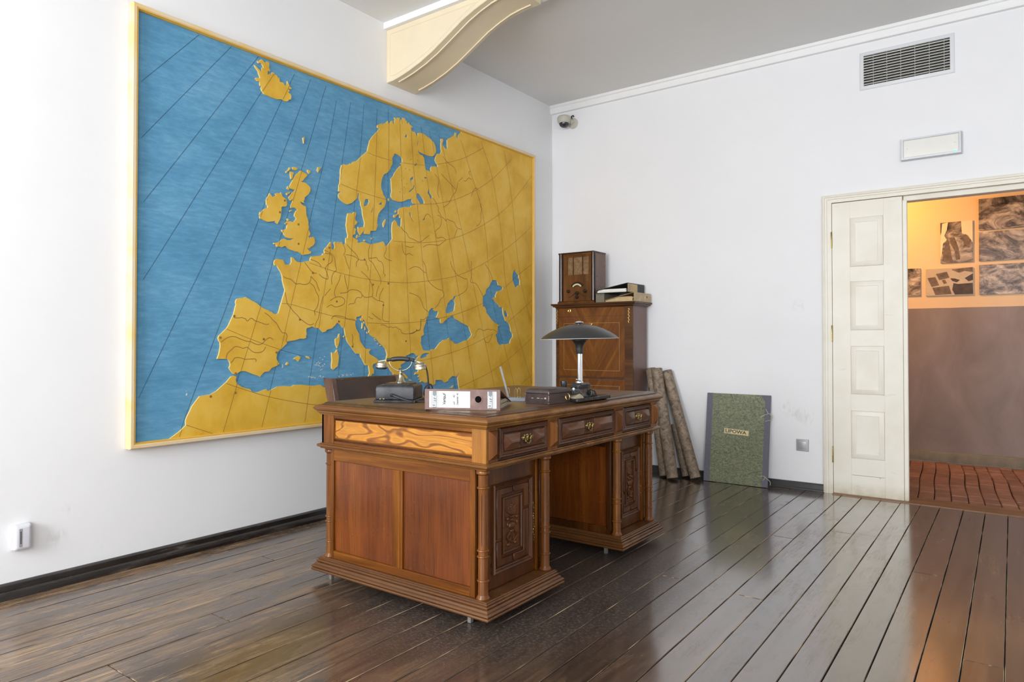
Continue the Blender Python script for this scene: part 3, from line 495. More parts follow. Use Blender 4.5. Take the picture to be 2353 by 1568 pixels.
c = nl.mix(nl.math('MULTIPLY', nl.ramp(nl.noise(v, 26, 4), [(.6, 0.0), (.78, 1.0)]), .22), c, (.50, .27, .03))
c = nl.mix(nl.math('MULTIPLY', nl.ramp(nl.noise(nl.coord((1, 1, .25)), 12, 3), [(.58, 0.0), (.75, 1.0)]), .2), c, (.82, .58, .20))
nl.bump(nl.noise(v, 40, 4), .08, .001); nl.out(c, .5, 0, .3)
plain('line_brown', (.30, .155, .032), .7, var=.2)
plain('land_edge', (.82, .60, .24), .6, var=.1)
plain('line_blue', (.030, .095, .155), .7, var=.2)
plain('chip_white', (.75, .75, .72), .7)
nf = NT('frame_cream'); v = nf.coord()
c = nf.mix(nf.ramp(nf.noise(v, 6, 5), [(.45, 0.0), (.7, 1.0)]), (.74, .60, .40), (.78, .52, .18))
c = nf.mix(nf.ramp(nf.noise(v, 60, 3), [(.70, 0.0), (.74, 1.0)]), c, (.85, .82, .74)); nf.out(c, .55)
plain('frame_yellow', (.74, .43, .065), .45, var=.1)

MY, MZ = 3.3415, .572
mp = thing('relief_map', (X0, MY, MZ), 0, 'large framed relief map of Europe in ochre and blue on the left wall', 'map')
MM = lambda u, v, w: (w, u - MY, v - MZ)          # u = along the wall, v = height, w = out from the wall
SEA, LAND = .0265, .0350
fr_ = MB().ringframe((1.629, 5.054, .592, 2.730), [(0, .002), (.022, .002), (.022, .046), (.018, .050), (.004, .050), (0, .046)], MM).build('outer_frame', MATS['frame_cream'], mp)
MB().ringframe((1.633, 5.050, .596, 2.726), [(-.004, SEA - .004), (.005, SEA - .004), (.005, .0475), (0, .0475), (-.001, .040), (-.004, .036)], MM).build('inner_frame', MATS['frame_yellow'], mp)
MB().box(1.628, 5.055, .591, 2.731, .004, SEA, MM).build('sea_panel', MATS['sea_blue'], mp)

def dec(s):
    out = []
    for p in s.split(';'):
        q = [int(t) for t in p.split()]; x, y = q[0], q[1]; r = [(x / 1000, y / 1000)]
        for i in range(2, len(q), 2): x += q[i]; y += q[i + 1]; r.append((x / 1000, y / 1000))
        out.append(r)
    return out
main_, holes_, isles_, grat_, rivers_ = dec(MAIN)[0], dec(HOLES), dec(ISLES), dec(GRAT), dec(RIVERS)
def plate(outer, holes, name):
    loops = [outer] + holes
    tri = tessellate_polygon([[Vector((a, b, 0)) for a, b in lp_] for lp_ in loops])
    flat = [p for lp_ in loops for p in lp_]; n = len(flat)
    m = MB(); vs_ = [MM(a, b, LAND) for a, b in flat] + [MM(a, b, SEA - .003) for a, b in flat]; fs = [tuple(t) for t in tri]
    k = 0
    for lp_ in loops:
        L = len(lp_)
        for i in range(L): j = (i + 1) % L; fs.append((k + i, k + j, n + k + j, n + k + i))
        k += L
    m.add(vs_, fs)
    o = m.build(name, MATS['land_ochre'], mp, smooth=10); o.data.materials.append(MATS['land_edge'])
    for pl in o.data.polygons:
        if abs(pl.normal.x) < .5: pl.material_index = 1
    return o
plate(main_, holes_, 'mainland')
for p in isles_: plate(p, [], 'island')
def inside(p, poly):
    x, y = p; r = False; n = len(poly); j = n - 1
    for i in range(n):
        xi, yi = poly[i]; xj, yj = poly[j]
        if (yi > y) != (yj > y) and x < (xj - xi) * (y - yi) / (yj - yi) + xi: r = not r
        j = i
    return r
ibox = [(min(q[0] for q in p), max(q[0] for q in p), min(q[1] for q in p), max(q[1] for q in p), p) for p in isles_]
hbox = [(min(q[0] for q in p), max(q[0] for q in p), min(q[1] for q in p), max(q[1] for q in p), p) for p in holes_]
def onland(p):
    for a, b, c_, d, q in ibox:
        if a <= p[0] <= b and c_ <= p[1] <= d and inside(p, q): return True
    if not inside(p, main_): return False
    for a, b, c_, d, q in hbox:
        if a <= p[0] <= b and c_ <= p[1] <= d and inside(p, q): return False
    return True
def smoothline(p, it=1):
    for _ in range(it):
        q = [p[0]]
        for a, b in zip(p, p[1:]):
            q.append((a[0] * .75 + b[0] * .25, a[1] * .75 + b[1] * .25)); q.append((a[0] * .25 + b[0] * .75, a[1] * .25 + b[1] * .75))
        p = q + [p[-1]]
    return p
def ribbons(line, wid, name, landonly=False):
    pts = [line[0]]
    for a, b in zip(line, line[1:]):
        L = math.dist(a, b); k = max(1, int(L / .012))
        pts += [(a[0] + (b[0] - a[0]) * i / k, a[1] + (b[1] - a[1]) * i / k) for i in range(1, k + 1)]
    bld = {True: MB(), False: MB()}
    for i in range(len(pts) - 1):
        a, b = pts[i], pts[i + 1]; mid = ((a[0] + b[0]) / 2, (a[1] + b[1]) / 2)
        if not (1.632 < mid[0] < 5.051 and .597 < mid[1] < 2.725): continue
        s = onland(mid)
        if landonly and not s: continue
        d = (b[0] - a[0], b[1] - a[1]); L = math.hypot(*d) or 1; nx, nz = -d[1] / L * wid / 2, d[0] / L * wid / 2
        w = (LAND if s else SEA) + .0006
        def nrm(k):
            p, q = pts[max(k - 1, 0)], pts[min(k + 1, len(pts) - 1)]; e = (q[0] - p[0], q[1] - p[1]); l_ = math.hypot(*e) or 1
            return -e[1] / l_ * wid / 2, e[0] / l_ * wid / 2
        (n0, m0), (n1, m1) = nrm(i), nrm(i + 1)
        bld[s].add([MM(a[0] + n0, a[1] + m0, w), MM(a[0] - n0, a[1] - m0, w), MM(b[0] - n1, b[1] - m1, w), MM(b[0] + n1, b[1] + m1, w)], [(0, 1, 2, 3)])
    for s in (True, False):
        for q in (loose(bld[s]) if bld[s].f else []): q.build(name, MATS['line_brown' if s else 'line_blue'], mp)
for g in grat_: ribbons(smoothline(g, 2), .0024, 'graticule_line')
for g in rivers_: ribbons(smoothline(g, 2), .0037, 'river_line', True)
for a, b in TOWNS:
    MB().lathe([(.007, 0), (.007, .0014)], (0, 0, 0), 10, lambda x, y, z: MM(a + x, b + y, LAND + z)).build('town_mark', MATS['line_brown'], mp)
m = MB()
for cx, cz, sx, sz, n in CHIPS:
    for _ in range(n):
        u = cx + random.gauss(0, sx); v = cz + random.gauss(0, sz); r = random.uniform(.002, .006); q = random.uniform(.3, 1)
        if onland((u, v)): continue
        m.add([MM(u + r * math.cos(t) * (1.6 - q), v + r * math.sin(t) * q, SEA + .0007) for t in (0, 1.2, 2.3, 3.4, 4.4, 5.3)], [(0, 1, 2, 3, 4, 5)])
o = m.build('paint_chips', MATS['chip_white'], mp); o['kind'] = 'stuff'
# ------------------------------------------------------------------ desk
OAK = [(.25, (.085, .024, .003)), (.5, (.185, .056, .006)), (.75, (.33, .120, .014))]
COLW = [(.25, (.085, .024, .004)), (.5, (.185, .058, .008)), (.75, (.32, .118, .016))]
wood('oak_upright', OAK, 'z', 16, .06, .30, .3, rnd=4)
wood('oak_long', OAK, 'x', 16, .06, .30, .3, rnd=4)
wood('column_wood', COLW, 'z', 16, .06, .25, .4, rnd=4)
wood('oak_lit', [(.25, (.20, .070, .008)), (.5, (.36, .135, .014)), (.75, (.52, .235, .030))], 'z', 16, .06, .30, rnd=4)  # same oak, the strong light on the front apron stile put into its colour
wood('belt_wood', [(.25, (.12, .042, .008)), (.5, (.22, .085, .016)), (.75, (.34, .155, .035))], 'x', 14, .05, .30, rnd=0)
wood('panel_red', [(.25, (.095, .022, .004)), (.5, (.19, .047, .007)), (.75, (.32, .10, .014))], 'z', 11, .06, .27, pore=.45, rnd=5, tone=.35, dist=.2)
wood('block_red', [(.25, (.07, .020, .007)), (.5, (.13, .040, .013)), (.75, (.19, .068, .022))], 'y', 11, .08, .2, pore=.25, rnd=4)
wood('walnut_upright', [(.25, (.042, .011, .0025)), (.5, (.085, .025, .005)), (.75, (.15, .050, .010))], 'z', 14, .07, .30, .32, rnd=4)
wood('walnut_long', [(.25, (.040, .011, .003)), (.5, (.078, .024, .006)), (.75, (.135, .046, .011))], 'y', 14, .07, .30, .35, rnd=4)
wood('plinth_wood', [(.25, (.068, .023, .006)), (.5, (.125, .047, .013)), (.75, (.19, .082, .026))], 'x', 9, .04, .30, pore=.2, rnd=4)
wood('top_edge', [(.25, (.15, .052, .009)), (.5, (.245, .098, .018)), (.75, (.36, .170, .035))], 'x', 14, .05, .35, rnd=0)
wood('slab_brown', [(.25, (.060, .026, .011)), (.5, (.105, .050, .022)), (.75, (.16, .082, .040))], 'y', 12, .05, .30, rnd=0)
nt = NT('top_leather'); v = nt.coord(); g = nt.noise(nt.coord((1, .08, 1)), 22, 5)
c = nt.ramp(g, [(.3, (.120, .060, .023)), (.7, (.19, .100, .042))]); c = nt.mix(nt.math('MULTIPLY', nt.ramp(nt.noise(v, 12, 6, .7), [(.5, 0.0), (.8, 1.0)]), .4), c, (.20, .13, .08))
nt.out(c, .36, 0, .5)
# cathedral figure of the side panel below the top
nc = NT('oak_figured')
f1 = nc.noise(nc.coord((.50, 1, 1.5), loc=(1.3, 0, .2)), 5.0, 2, .45, .35)
ln_ = nc.math('SINE', nc.math('MULTIPLY', f1, 62.0))
ln_ = nc.math('ADD', nc.math('MULTIPLY', ln_, .5), nc.math('MULTIPLY', nc.noise(nc.coord((.12, 1, 1)), 60, 4), .5))
c = nc.ramp(ln_, [(.0, (.46, .185, .020)), (.34, (.54, .235, .026)), (.55, (.46, .18, .019)), (.68, (.25, .082, .010)), (.80, (.17, .050, .007))])
pp = nc.ramp(nc.noise(nc.coord((.05, 1, 1)), 150, 2), [(.36, 0.0), (.55, 1.0)])
c = nc.mix(nc.math('MULTIPLY', nc.math('SUBTRACT', 1.0, pp), .35), c, (.22, .08, .014)); nc.out(c, .30)
plain('foot_metal', (.32, .31, .29), .5, .7)

DO = (-2.128, 2.827, 0)
desk = thing('writing_desk', DO, 0, 'carved oak pedestal desk with turned columns and brass drawer pulls', 'desk')
def D(mb, name, mat, par=None, bev=.0012): return mb.build(name, MATS[mat], par or desk, bev, org=DO)
AX0, AX1, AY0, AY1 = -2.605, -1.637, 2.064, 3.590
rect = (AX0, AX1, AY0, AY1)
D(MB().loft(rect, [(-.01, .7575), (.006, .7575), (.009, .763), (.016, .770), (.0165, .775), (.022, .778), (.028, .784), (.0295, .788), (.028, .792), (.020, .798), (.010, .8025), (-.002, .8035)]), 'table_top', 'top_edge', bev=.0008)
D(MB().loft(rect, [(-.004, .803), (.0, .804), (.0, .8075), (-.006, .8085), (-.012, .8125), (-.018, .815)]), 'top_slab', 'slab_brown', bev=0)
D(MB().loft(rect, [(-.030, .8145), (-.030, .8152), (-.031, .8153)]), 'leather_inlay', 'top_leather', bev=0)
# apron carcass
D(MB().box(AX0 + .012, AX1 - .012, AY0 + .012, AY1 - .012, .60, .757), 'apron', 'walnut_long', bev=0)
D(MB().loft(rect, [(-.02, .6265), (.004, .6265), (.006, .624), (.013, .6225), (.0165, .619), (.017, .615), (.0155, .611), (.010, .608), (.006, .607), (.004, .602), (-.004, .600), (-.02, .600)]), 'belt_moulding', 'belt_wood', bev=0)
# side of the apron (facing the camera)
for a, b in ((AX0, -2.523), (-1.708, AX1)): D(MB().box(a, b, AY0, AY0 + .014, .626, .758), 'apron_stile', 'oak_lit' if b == AX1 else 'oak_upright')
D(MB().box(-2.523, -1.708, AY0 + .002, AY0 + .014, .742, .758), 'apron_rail', 'oak_long'); D(MB().box(-2.523, -1.708, AY0 + .002, AY0 + .014, .626, .640), 'apron_rail', 'oak_long')
D(MB().ringframe((-2.519, -1.712, .655, .733), [(0, AY0 + .010), (0, AY0 + .006), (.003, AY0 + .005), (.0045, AY0 + .008), (.007, AY0 + .0045), (.009, AY0 + .010)], lambda u, v, w: (u, w, v)), 'panel_moulding', 'oak_long', bev=0)
D(MB().box(-2.520, -1.711, AY0 + .008, AY0 + .014, .652, .736), 'apron_panel', 'oak_figured')
for y in (AY1,): D(MB().box(AX0, AX1, y - .013, y, .626, .758), 'apron_stile', 'oak_upright')
D(MB().box(AX0, AX0 + .013, AY0, AY1, .626, .758), 'apron_back', 'oak_long')
# front of the apron: pilaster blocks, drawers
FX = lambda u, v, w: (AX1 + w, u, v)
for a, b in ((2.072, 2.133), (2.496, 2.561), (3.097, 3.174), (3.521, 3.582)):
    m = MB(); m.box(a - .004, b + .004, .626, .758, -.013, -.001, FX)
    m.loft((a + .006, b - .006, .640, .748), [(.002, -.002), (.0, .006), (-.002, .008), (-.026 * (b - a) / .06 + .004, .024)], FX, cap0=False)
    D(m, 'pilaster_block', 'oak_upright', bev=.0005)
def pull(par, y, z):
    m = MB(); x = AX1 + .005
    for k in (-1, 0, 1): m.ell((x + .003, y + k * .027, z + .004), .006, .007, .007, None, 8, 5)
    for s in (-1, 1):
        m.tube([(x + .003, y + s * (.013 + .009 * math.cos(t)), z + .005 + .009 * math.sin(t)) for t in [.5 * k for k in range(11)]], .0024, 6)
        m.tube([(x + .003, y + s * (.034 + .006 * math.cos(t)), z + .003 + .006 * math.sin(t)) for t in [.6 * k for k in range(10)]], .0020, 6)
        m.ell((x + .002, y + s * .020, z + .013), .003, .005, .004, None, 8, 5)
    m.ell((x + .002, y, z + .013), .003, .005, .005, None, 8, 5); m.ell((x + .002, y, z - .006), .003, .004, .005, None, 8, 5)
    ring = [(x + .004 + .004 * math.sin(t), y + .021 * math.cos(t), z + .002 - .023 * math.sin(t)) for t in [math.pi * k / 16 for k in range(17)]]
    m.tube(ring, [.0028 + .0013 * math.sin(k * 2.1) for k in range(17)], 7)
    m.build('drawer_pull', MATS['brass_dark'], par, org=DO)
def drawer(a, b, cy):
    m = MB(); m.box(a, b, .630, .755, -.013, -.004, FX)
    m.ringframe((a + .030, b - .030, .661, .731), [(.0, -.004), (.0, .001), (.004, .005), (.010, .006), (.013, .003), (.016, .004), (.020, .006), (.024, .001), (.026, -.004)], FX)
    d = D(m, 'drawer', 'walnut_long', bev=.0004)
    ia, ib = a + .034, b - .034; pw = .045
    for u0, u1 in ((ia, cy - pw), (cy + pw, ib)):
        q = MB(); q.loft((u0, u1, .665, .727), [(0, -.004), (0, .004), (-.003, .005), (-.028, .023)], FX, cap0=False); D(q, 'raised_block', 'block_red', d, .0004)
    q = MB(); q.box(cy - pw + .001, cy + pw - .001, .664, .728, -.004, .005, FX); D(q, 'pull_field', 'walnut_upright', d, .0005)
    pull(d, cy, .698)
drawer(2.139, 2.491, 2.326); drawer(2.567, 3.092, 2.835); drawer(3.180, 3.516, 3.352)

# pedestals
def column(x, y, name='column'):
    p = [(.0, .1025), (.0255, .1025), (.0270, .107), (.0250, .112), (.0215, .117), (.0205, .122), (.0200, .170), (.0235, .1715), (.0245, .174), (.0235, .1765), (.0200, .178), (.0198, .262), (.0235, .2635), (.0245, .266), (.0235, .2685), (.0195, .270), (.0195, .285), (.0235, .2865), (.0245, .289), (.0235, .2915), (.0200, .293), (.0196, .525), (.0235, .527), (.0245, .5295), (.0235, .532), (.0200, .534), (.0198, .578), (.0230, .581), (.0270, .584), (.0275, .590), (.0260, .594), (.0290, .598), (.0290, .6005), (0, .6005)]
    m = MB(); m.lathe(p, (x, y, 0), 28)
    c_ = D(m, name, 'column_wood', bev=0)
    q = MB()
    for k in range(8):
        t = math.pi / 8 + k * math.pi / 4; q.tube([(x + .0188 * math.cos(t), y + .0188 * math.sin(t), z) for z in (.30, .315, .50, .515)], [.0003, .0021, .0021, .0003], 6)
    D(q, 'flute', 'walnut_upright', c_, 0)
def leafshape(m, cy, cz, ang, ln, wd, M):
    ca, sa = math.cos(ang), math.sin(ang)
    for k in range(6):
        t = (k + .5) / 6; r = wd * math.sin(math.pi * (t * .8 + .12)); px, pz = cy + ca * ln * t, cz + sa * ln * t
        m.ell((px, pz, .0), r, r, .0085 * (1 - .4 * t), M, 8, 4)
def pedestal(y0, y1, x0, x1):
    # plinth
    def bead(o, z0, z1, d, n=5): return [(o - d + d * math.sin(math.pi * k / n), z0 + (z1 - z0) * k / n) for k in range(n + 1)]
    pf = [(-.03, .042), (-.003, .042)] + bead(0, .0425, .0525, .003) + [(-.006, .053)] + bead(-.001, .0535, .0665, .006, 6) + [(-.011, .0668), (-.011, .0695)] + [(-.0115 - .009 * (1 - math.cos(t)), .0695 + .0085 * math.sin(t)) for t in (.4, .8, 1.2, 1.57)] + bead(-.0175, .0785, .0875, .004) + [(-.0245, .088), (-.0245, .0895)] + bead(-.0225, .090, .0965, .003) + [(-.028, .097), (-.028, .1005), (-.030, .1025)]
    m = MB(); m.loft((x0, x1, y0, y1), pf); _ = ([(-.02, .042), (-.001, .042), (0, .0455), (-.001, .052), (-.004, .0535), (-.0035, .057), (-.005, .063), (-.0075, .067), (-.010, .068), (-.0105, .0735), (-.0145, .077), (-.0175, .080), (-.0175, .0835), (-.021, .087), (-.0235, .092), (-.0245, .0945), (-.027, .0955), (-.028, .100), (-.031, .1025)])
    m.build('plinth', MATS['plinth_wood'], desk, 0, org=DO, smooth=24)
    for fx in (x1 - .125, x0 + .085):
        for fy in (y0 + .05, y1 - .05):
            D(MB().box(fx - .0085, fx + .0085, fy - .0085, fy + .0085, 0, .045), 'foot', 'foot_metal')
    bx0, bx1, by0, by1 = x0 + .10, x1 - .108, y0 + .053, y1 - .053
    fxp = x1 - .095                                           # plane of the doors
    D(MB().box(bx0, bx1, by0, by1, .102, .603), 'carcass', 'walnut_upright', bev=0)
    # sides: framed panels, both faces
    for sgn, yp in ((-1, y0 + .041), (1, y1 - .041)):
        M = (lambda u, v, w, yp=yp, sgn=sgn: (u, yp + sgn * -w, v))
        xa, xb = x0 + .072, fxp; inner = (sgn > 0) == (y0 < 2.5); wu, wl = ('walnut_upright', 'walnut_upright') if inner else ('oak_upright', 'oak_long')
        for a, b in ((xa, xa + .036), (xb - .026, xb)): D(MB().box(a, b, .1025, .600, 0, .013, M), 'stile', wu)
        for a, b in ((.1025, .137), (.548, .600)): D(MB().box(xa + .036, xb - .026, a, b, .0005, .013, M), 'rail', wl)
        mid = x0 + .487
        D(MB().box(mid, mid + .062, .137, .548, .0005, .013, M), 'muntin', wu)
        D(MB().box(mid + .046, mid + .050, .137, .548, -.002, .003, M), 'muntin_bead', wu)
        for a, b in ((xa + .036, mid), (mid + .062, xb - .026)): D(MB().box(a, b, .137, .548, .0095, .013, M), 'side_panel', 'panel_red')
    for yy in (y0 + .055, y1 - .055):
        column(x1 - .066, yy); column(x0 + .072, yy)
    # door
    P = lambda u, v, w: (fxp + w, u, v)
    ya, yb = y0 + .088, y1 - .090
    m = MB(); m.box(ya, yb, .106, .598, -.013, 0, P)
    d = D(m, 'door', 'walnut_upright')
    D(MB().box(yb, yb + .012, .104, .600, -.013, .006, P), 'door_stop', 'oak_upright'); D(MB().box(ya - .010, ya, .104, .600, -.013, .004, P), 'door_stop', 'oak_upright')
    u0, u1, v0, v1 = y0 + .146, y1 - .125, .163, .520
    w_ = u1 - u0
    D(MB().ringframe((u0 + .018, u1 - .018, v0 + .018, v1 - .018), [(0, -.001), (0, .005), (.004, .009), (.007, .007), (.010, .013), (.014, .016), (.018, .011), (.018, -.001)], P), 'door_moulding', 'walnut_upright', d, .0004)
    iu0, iu1, iv0, iv1 = u0 + .24 * w_, u1 - .26 * w_, .228, .458
    fa, fb, ga, gb = u0 + .024, u1 - .024, v0 + .024, v1 - .024
    ju0, ju1, jv0, jv1 = iu0 - .010, iu1 + .010, iv0 - .012, iv1 + .012
    cu, cv = (fa + fb) / 2, (ga + gb) / 2
    for (su, sv) in ((0, 0), (1, 0), (1, 1), (0, 1)):         # four L-shaped corner blocks
        e0, e1 = (fa, ju0) if su == 0 else (fb, ju1); g0, g1 = (ga, jv0) if sv == 0 else (gb, jv1)
        cm = cu + (.004 if su else -.004) ; vm = cv + (.05 if su else -.05) + (.005 if sv else -.005)
        poly = [(e0, g0), (cm, g0), (cm, g1), (e1, g1), (e1, vm), (e0, vm)]
        q = MB(); q.prism(poly, -.001, .0085, P); D(q, 'corner_block', 'walnut_upright', d, .003)
    D(MB().ringframe((iu0 + .010, iu1 - .010, iv0 + .010, iv1 - .010), [(0, -.001), (0, .006), (.005, .012), (.010, .008), (.010, -.001)], P), 'carving_frame', 'walnut_upright', d, .0004)
    # carving: urn with leaves over scrolls
    m = MB(); cw = (iu0 + iu1) / 2; k = (iu1 - iu0 - .02) / .10; cz = .345
    C = lambda u, v, w: P(cw + (u - cw) * k, v, w)
    m.box(iu0 + .010, iu1 - .010, iv0 + .010, iv1 - .010, -.001, .001, P)
    for a in (.55, 1.0, 1.57, 2.14, 2.6): leafshape(m, cw, cz + .035, a, .05 if a == 1.57 else .043, .009, C)
    m.ell((cw, cz + .026, 0), .022, .006, .013, C); m.ell((cw, cz + .012, 0), .012, .008, .010, C); m.ell((cw, cz - .012, 0), .021, .018, .014, C); m.ell((cw, cz - .034, 0), .012, .010, .011, C)
    for s in (-1, 1):
        m.ell((cw + s * .027, cz + .020, 0), .008, .010, .012, C); m.ell((cw + s * .029, cz - .004, 0), .005, .012, .010, C)
        sc_ = [(cw + s * (.014 + .016 * math.sin(t * 1.6)), cz - .038 - .017 * t, .004) for t in [.25 * q for q in range(11)]]
        m.tube([C(*p) for p in sc_], .005, 6)
        m.ell((cw + s * .022, cz - .086, 0), .010, .010, .011, C); leafshape(m, cw + s * .004, cz - .05, -1.2 if s > 0 else -1.94, .04, .007, C)
    D(m, 'carving', 'walnut_upright', d, 0)
    m = MB()                                                  # brass escutcheon
    for q in range(15): m.ell((yb - .012 + .003 * math.sin(q * 1.7), .235 + q * .0115, 0), .0032 + .0018 * math.sin(q * 2.3), .006, .004 + .002 * math.sin(q * 1.3), P, 8, 4)
    D(m, 'escutcheon', 'brass_dark', d, 0)
pedestal(2.037, 2.577, -2.6466, -1.608); pedestal(3.130, 3.617, -2.6466, -1.608)
D(MB().box(-2.50, -2.48, 2.530, 3.178, .05, .60), 'modesty_panel', 'walnut_upright')  # carried to full height to block light and keep the kneehole dark

# ------------------------------------------------------------------ chair behind the desk
nle = NT('chair_leather'); v = nle.coord(); c = nle.ramp(nle.noise(v, 6, 6, .65), [(.3, (.030, .014, .009)), (.6, (.062, .028, .016)), (.8, (.11, .055, .032))]); nle.bump(nle.noise(v, 90, 4), .15, .001); nle.out(c, .38)
wood('chair_wood', [(.3, (.10, .05, .034)), (.7, (.22, .125, .09))], 'z', 14, .08, .35)
CO = (-2.965, 2.832, 0)
ch = thing('leather_chair', CO, 0, 'dark leather chair with brass nails behind the desk', 'chair')
def back_pt(t, z): # curved back, t -1..1 along the width
    lean = (z - .45) * .26
    return (-.10 - lean - .045 * (1 - t * t), t * .262, z)
m = MB(); n_ = 16
for z0, z1 in ((.50, .880),):
    V = []; 
    for k in range(n_ + 1):
        t = -1 + 2 * k / n_; zt = z1 + .006 * (1 - t * t) * 0
        for (zz, dx) in ((z0, .014), (z1, .014), (z1, -.014), (z0, -.014)):
            p = back_pt(t * .93, zz); V.append((p[0] + dx, p[1], p[2]))
    F = []
    for k in range(n_):
        for i in range(4): j = (i + 1) % 4; F.append((k * 4 + i, k * 4 + j, k * 4 + 4 + j, k * 4 + 4 + i))
    F += [(0, 1, 2, 3), tuple(n_ * 4 + i for i in (3, 2, 1, 0))]; m.add(V, F)
m.build('backrest', MATS['chair_leather'], ch, .004, bseg=2)
for s in (-1, 1):
    pts = [(-.065, s * .262, 0.0)] + [back_pt(s, z) for z in (.42, .5, .6, .7, .8, .884)]
    m = MB(); V = []; hx = [.02, .022, .022, .024, .03, .036, .036]
    for p, h in zip(pts, hx):
        V += [(p[0] - h, p[1] - .017, p[2]), (p[0] + h, p[1] - .017, p[2]), (p[0] + h, p[1] + .017, p[2]), (p[0] - h, p[1] + .017, p[2])]
    F = [(3, 2, 1, 0), tuple(len(V) - 4 + i for i in range(4))]
    for k in range(len(pts) - 1):
        for i in range(4): j = (i + 1) % 4; F.append((k * 4 + i, k * 4 + j, k * 4 + 4 + j, k * 4 + 4 + i))
    m.add(V, F).build('back_post', MATS['chair_wood'], ch, .003)
m = MB()
for k in range(40):
    t = -.9 + 1.8 * k / 39; p = back_pt(t, .873); m.ell((p[0] + .015, p[1], p[2]), .0025, .0032, .0032, None, 6, 4)
for s in (-.91, .91):
    for k in range(26): p = back_pt(s, .51 + .0142 * k); m.ell((p[0] + .015, p[1], p[2]), .0025, .0032, .0032, None, 6, 4)
m.build('upholstery_nails', MATS['brass_dark'], ch)
m = MB().loft((-.10, .32, -.24, .24), [(-.01, .40), (.01, .402), (.012, .44), (0, .462), (-.03, .475), (-.12, .482)]); m.build('seat', MATS['chair_leather'], ch)
for s in (-1, 1):
    MB().loft((.27, .31, s * .21 - .02, s * .21 + .02), [(-.006, 0), (0, .1), (0, .41)]).build('leg', MATS['chair_wood'], ch)
# ------------------------------------------------------------------ things on the desk
TZ = .8155
nb = NT('phone_black'); v = nb.coord(); c = nb.ramp(nb.noise(v, 18, 6, .7), [(.4, (.012, .012, .014)), (.7, (.035, .035, .042)), (.85, (.09, .085, .085))]); nb.out(c, nb.math('ADD', nb.math('MULTIPLY', nb.noise(v, 12, 4), .25), .12), 0, .5)
plain('rubber_black', (.018, .018, .019), .42, var=.2)
plain('nickel_worn', (.62, .56, .42), .24, 1.0, var=.25, scale=40)
plain('cord_brown', (.035, .028, .030), .8, var=.3)
def rot(v, a): return (v[0] * math.cos(a) - v[1] * math.sin(a), v[0] * math.sin(a) + v[1] * math.cos(a))
ph = thing('telephone', (-2.332, 2.292, TZ), math.radians(31), 'antique black telephone with nickel handset cradle on the desk', 'telephone')
m = MB().loft((-.096, .096, -.096, .096), [(-.004, 0), (0, .001), (0, .010), (-.004, .013)]); m.build('base_plate', MATS['phone_black'], ph, .001)
m = MB().loft((-.089, .089, -.090, .090), [(0, .013), (0, .064), (-.002, .071), (-.006, .0765), (-.012, .0795), (-.02, .0805)]); m.build('housing', MATS['phone_black'], ph, .004, bseg=3)
MB().loft((-.058, .066, -.055, .060), [(0, .080), (0, .084), (-.003, .0855)]).build('top_plate', MATS['phone_black'], ph, .001)
MB().lathe([(0, .085), (.026, .085), (.0265, .088), (.021, .093), (.015, .100), (.0115, .107), (.0105, .109), (.0095, .111), (.0088, .126), (.0095, .128), (.0095, .130), (.006, .1325), (.0055, .136), (.008, .1385), (.0085, .142), (.006, .146), (0, .147)], (.004, 0, 0), 20).build('cradle_column', MATS['nickel_worn'], ph)
m = MB(); m.tube([(.004 + .054 * math.sin(t), 0, .186 - .045 * math.cos(t) ** 1 if math.cos(t) > 0 else .186 - .02 * math.cos(t)) for t in [-1.9 + .19 * k for k in range(21)]], .0026, 8); m.build('cradle_fork', MATS['nickel_worn'], ph)
hs = bpy.data.objects.new('handset', None)
m = MB(); m.tube([(-.042 + .0084 * k + .004, 0, .1935 + .004 * math.sin(math.pi * k / 10)) for k in range(11)], [.0098] + [.0108] * 9 + [.0098], 14)
h = m.build('handset', MATS['rubber_black'], ph)
m = MB(); m.tube([(-.055, 0, .1915), (-.040, 0, .1935)], .0075, 10); m.tube([(.050, 0, .193), (.066, 0, .190)], .0075, 10); m.ell((-.056, 0, .1915), .008, .0085, .0085); m.ell((.064, 0, .190), .008, .0085, .0085); m.build('collar', MATS['rubber_black'], h)
m = MB(); m.tube([(-.100, 0, .184), (-.062, 0, .190)], .0042, 8); m.tube([(.070, 0, .188), (.112, 0, .177)], .0042, 8); m.build('handset_arm', MATS['nickel_worn'], h)
def Rt(c, tilt): 
    ca, sa = math.cos(tilt), math.sin(tilt); return lambda x, y, z: (c[0] + x * ca + z * sa, c[1] + y, c[2] - x * sa + z * ca)
ep = [(0, .0), (.018, .0), (.0245, -.004), (.0265, -.010), (.0265, -.016), (.0285, -.018), (.0285, -.024), (.0255, -.026), (0, -.026)]
MB().lathe(ep[:-2], (0, 0, 0), 22, Rt((-.086, 0, .182), .05)).build('earpiece', MATS['nickel_worn'], h); MB().lathe([(0, -.024), (.027, -.024), (.0265, -.030), (.019, -.0335), (0, -.0335)], (0, 0, 0), 22, Rt((-.086, 0, .182), .05)).build('earpiece_cap', MATS['rubber_black'], h)
MB().lathe([(0, 0), (.015, 0), (.024, -.004), (.029, -.010), (.0295, -.016), (.0275, -.018), (.0285, -.022), (.0285, -.031), (.026, -.033), (0, -.033)], (0, 0, 0), 22, Rt((.094, 0, .179), -.10)).build('mouthpiece', MATS['nickel_worn'], h)
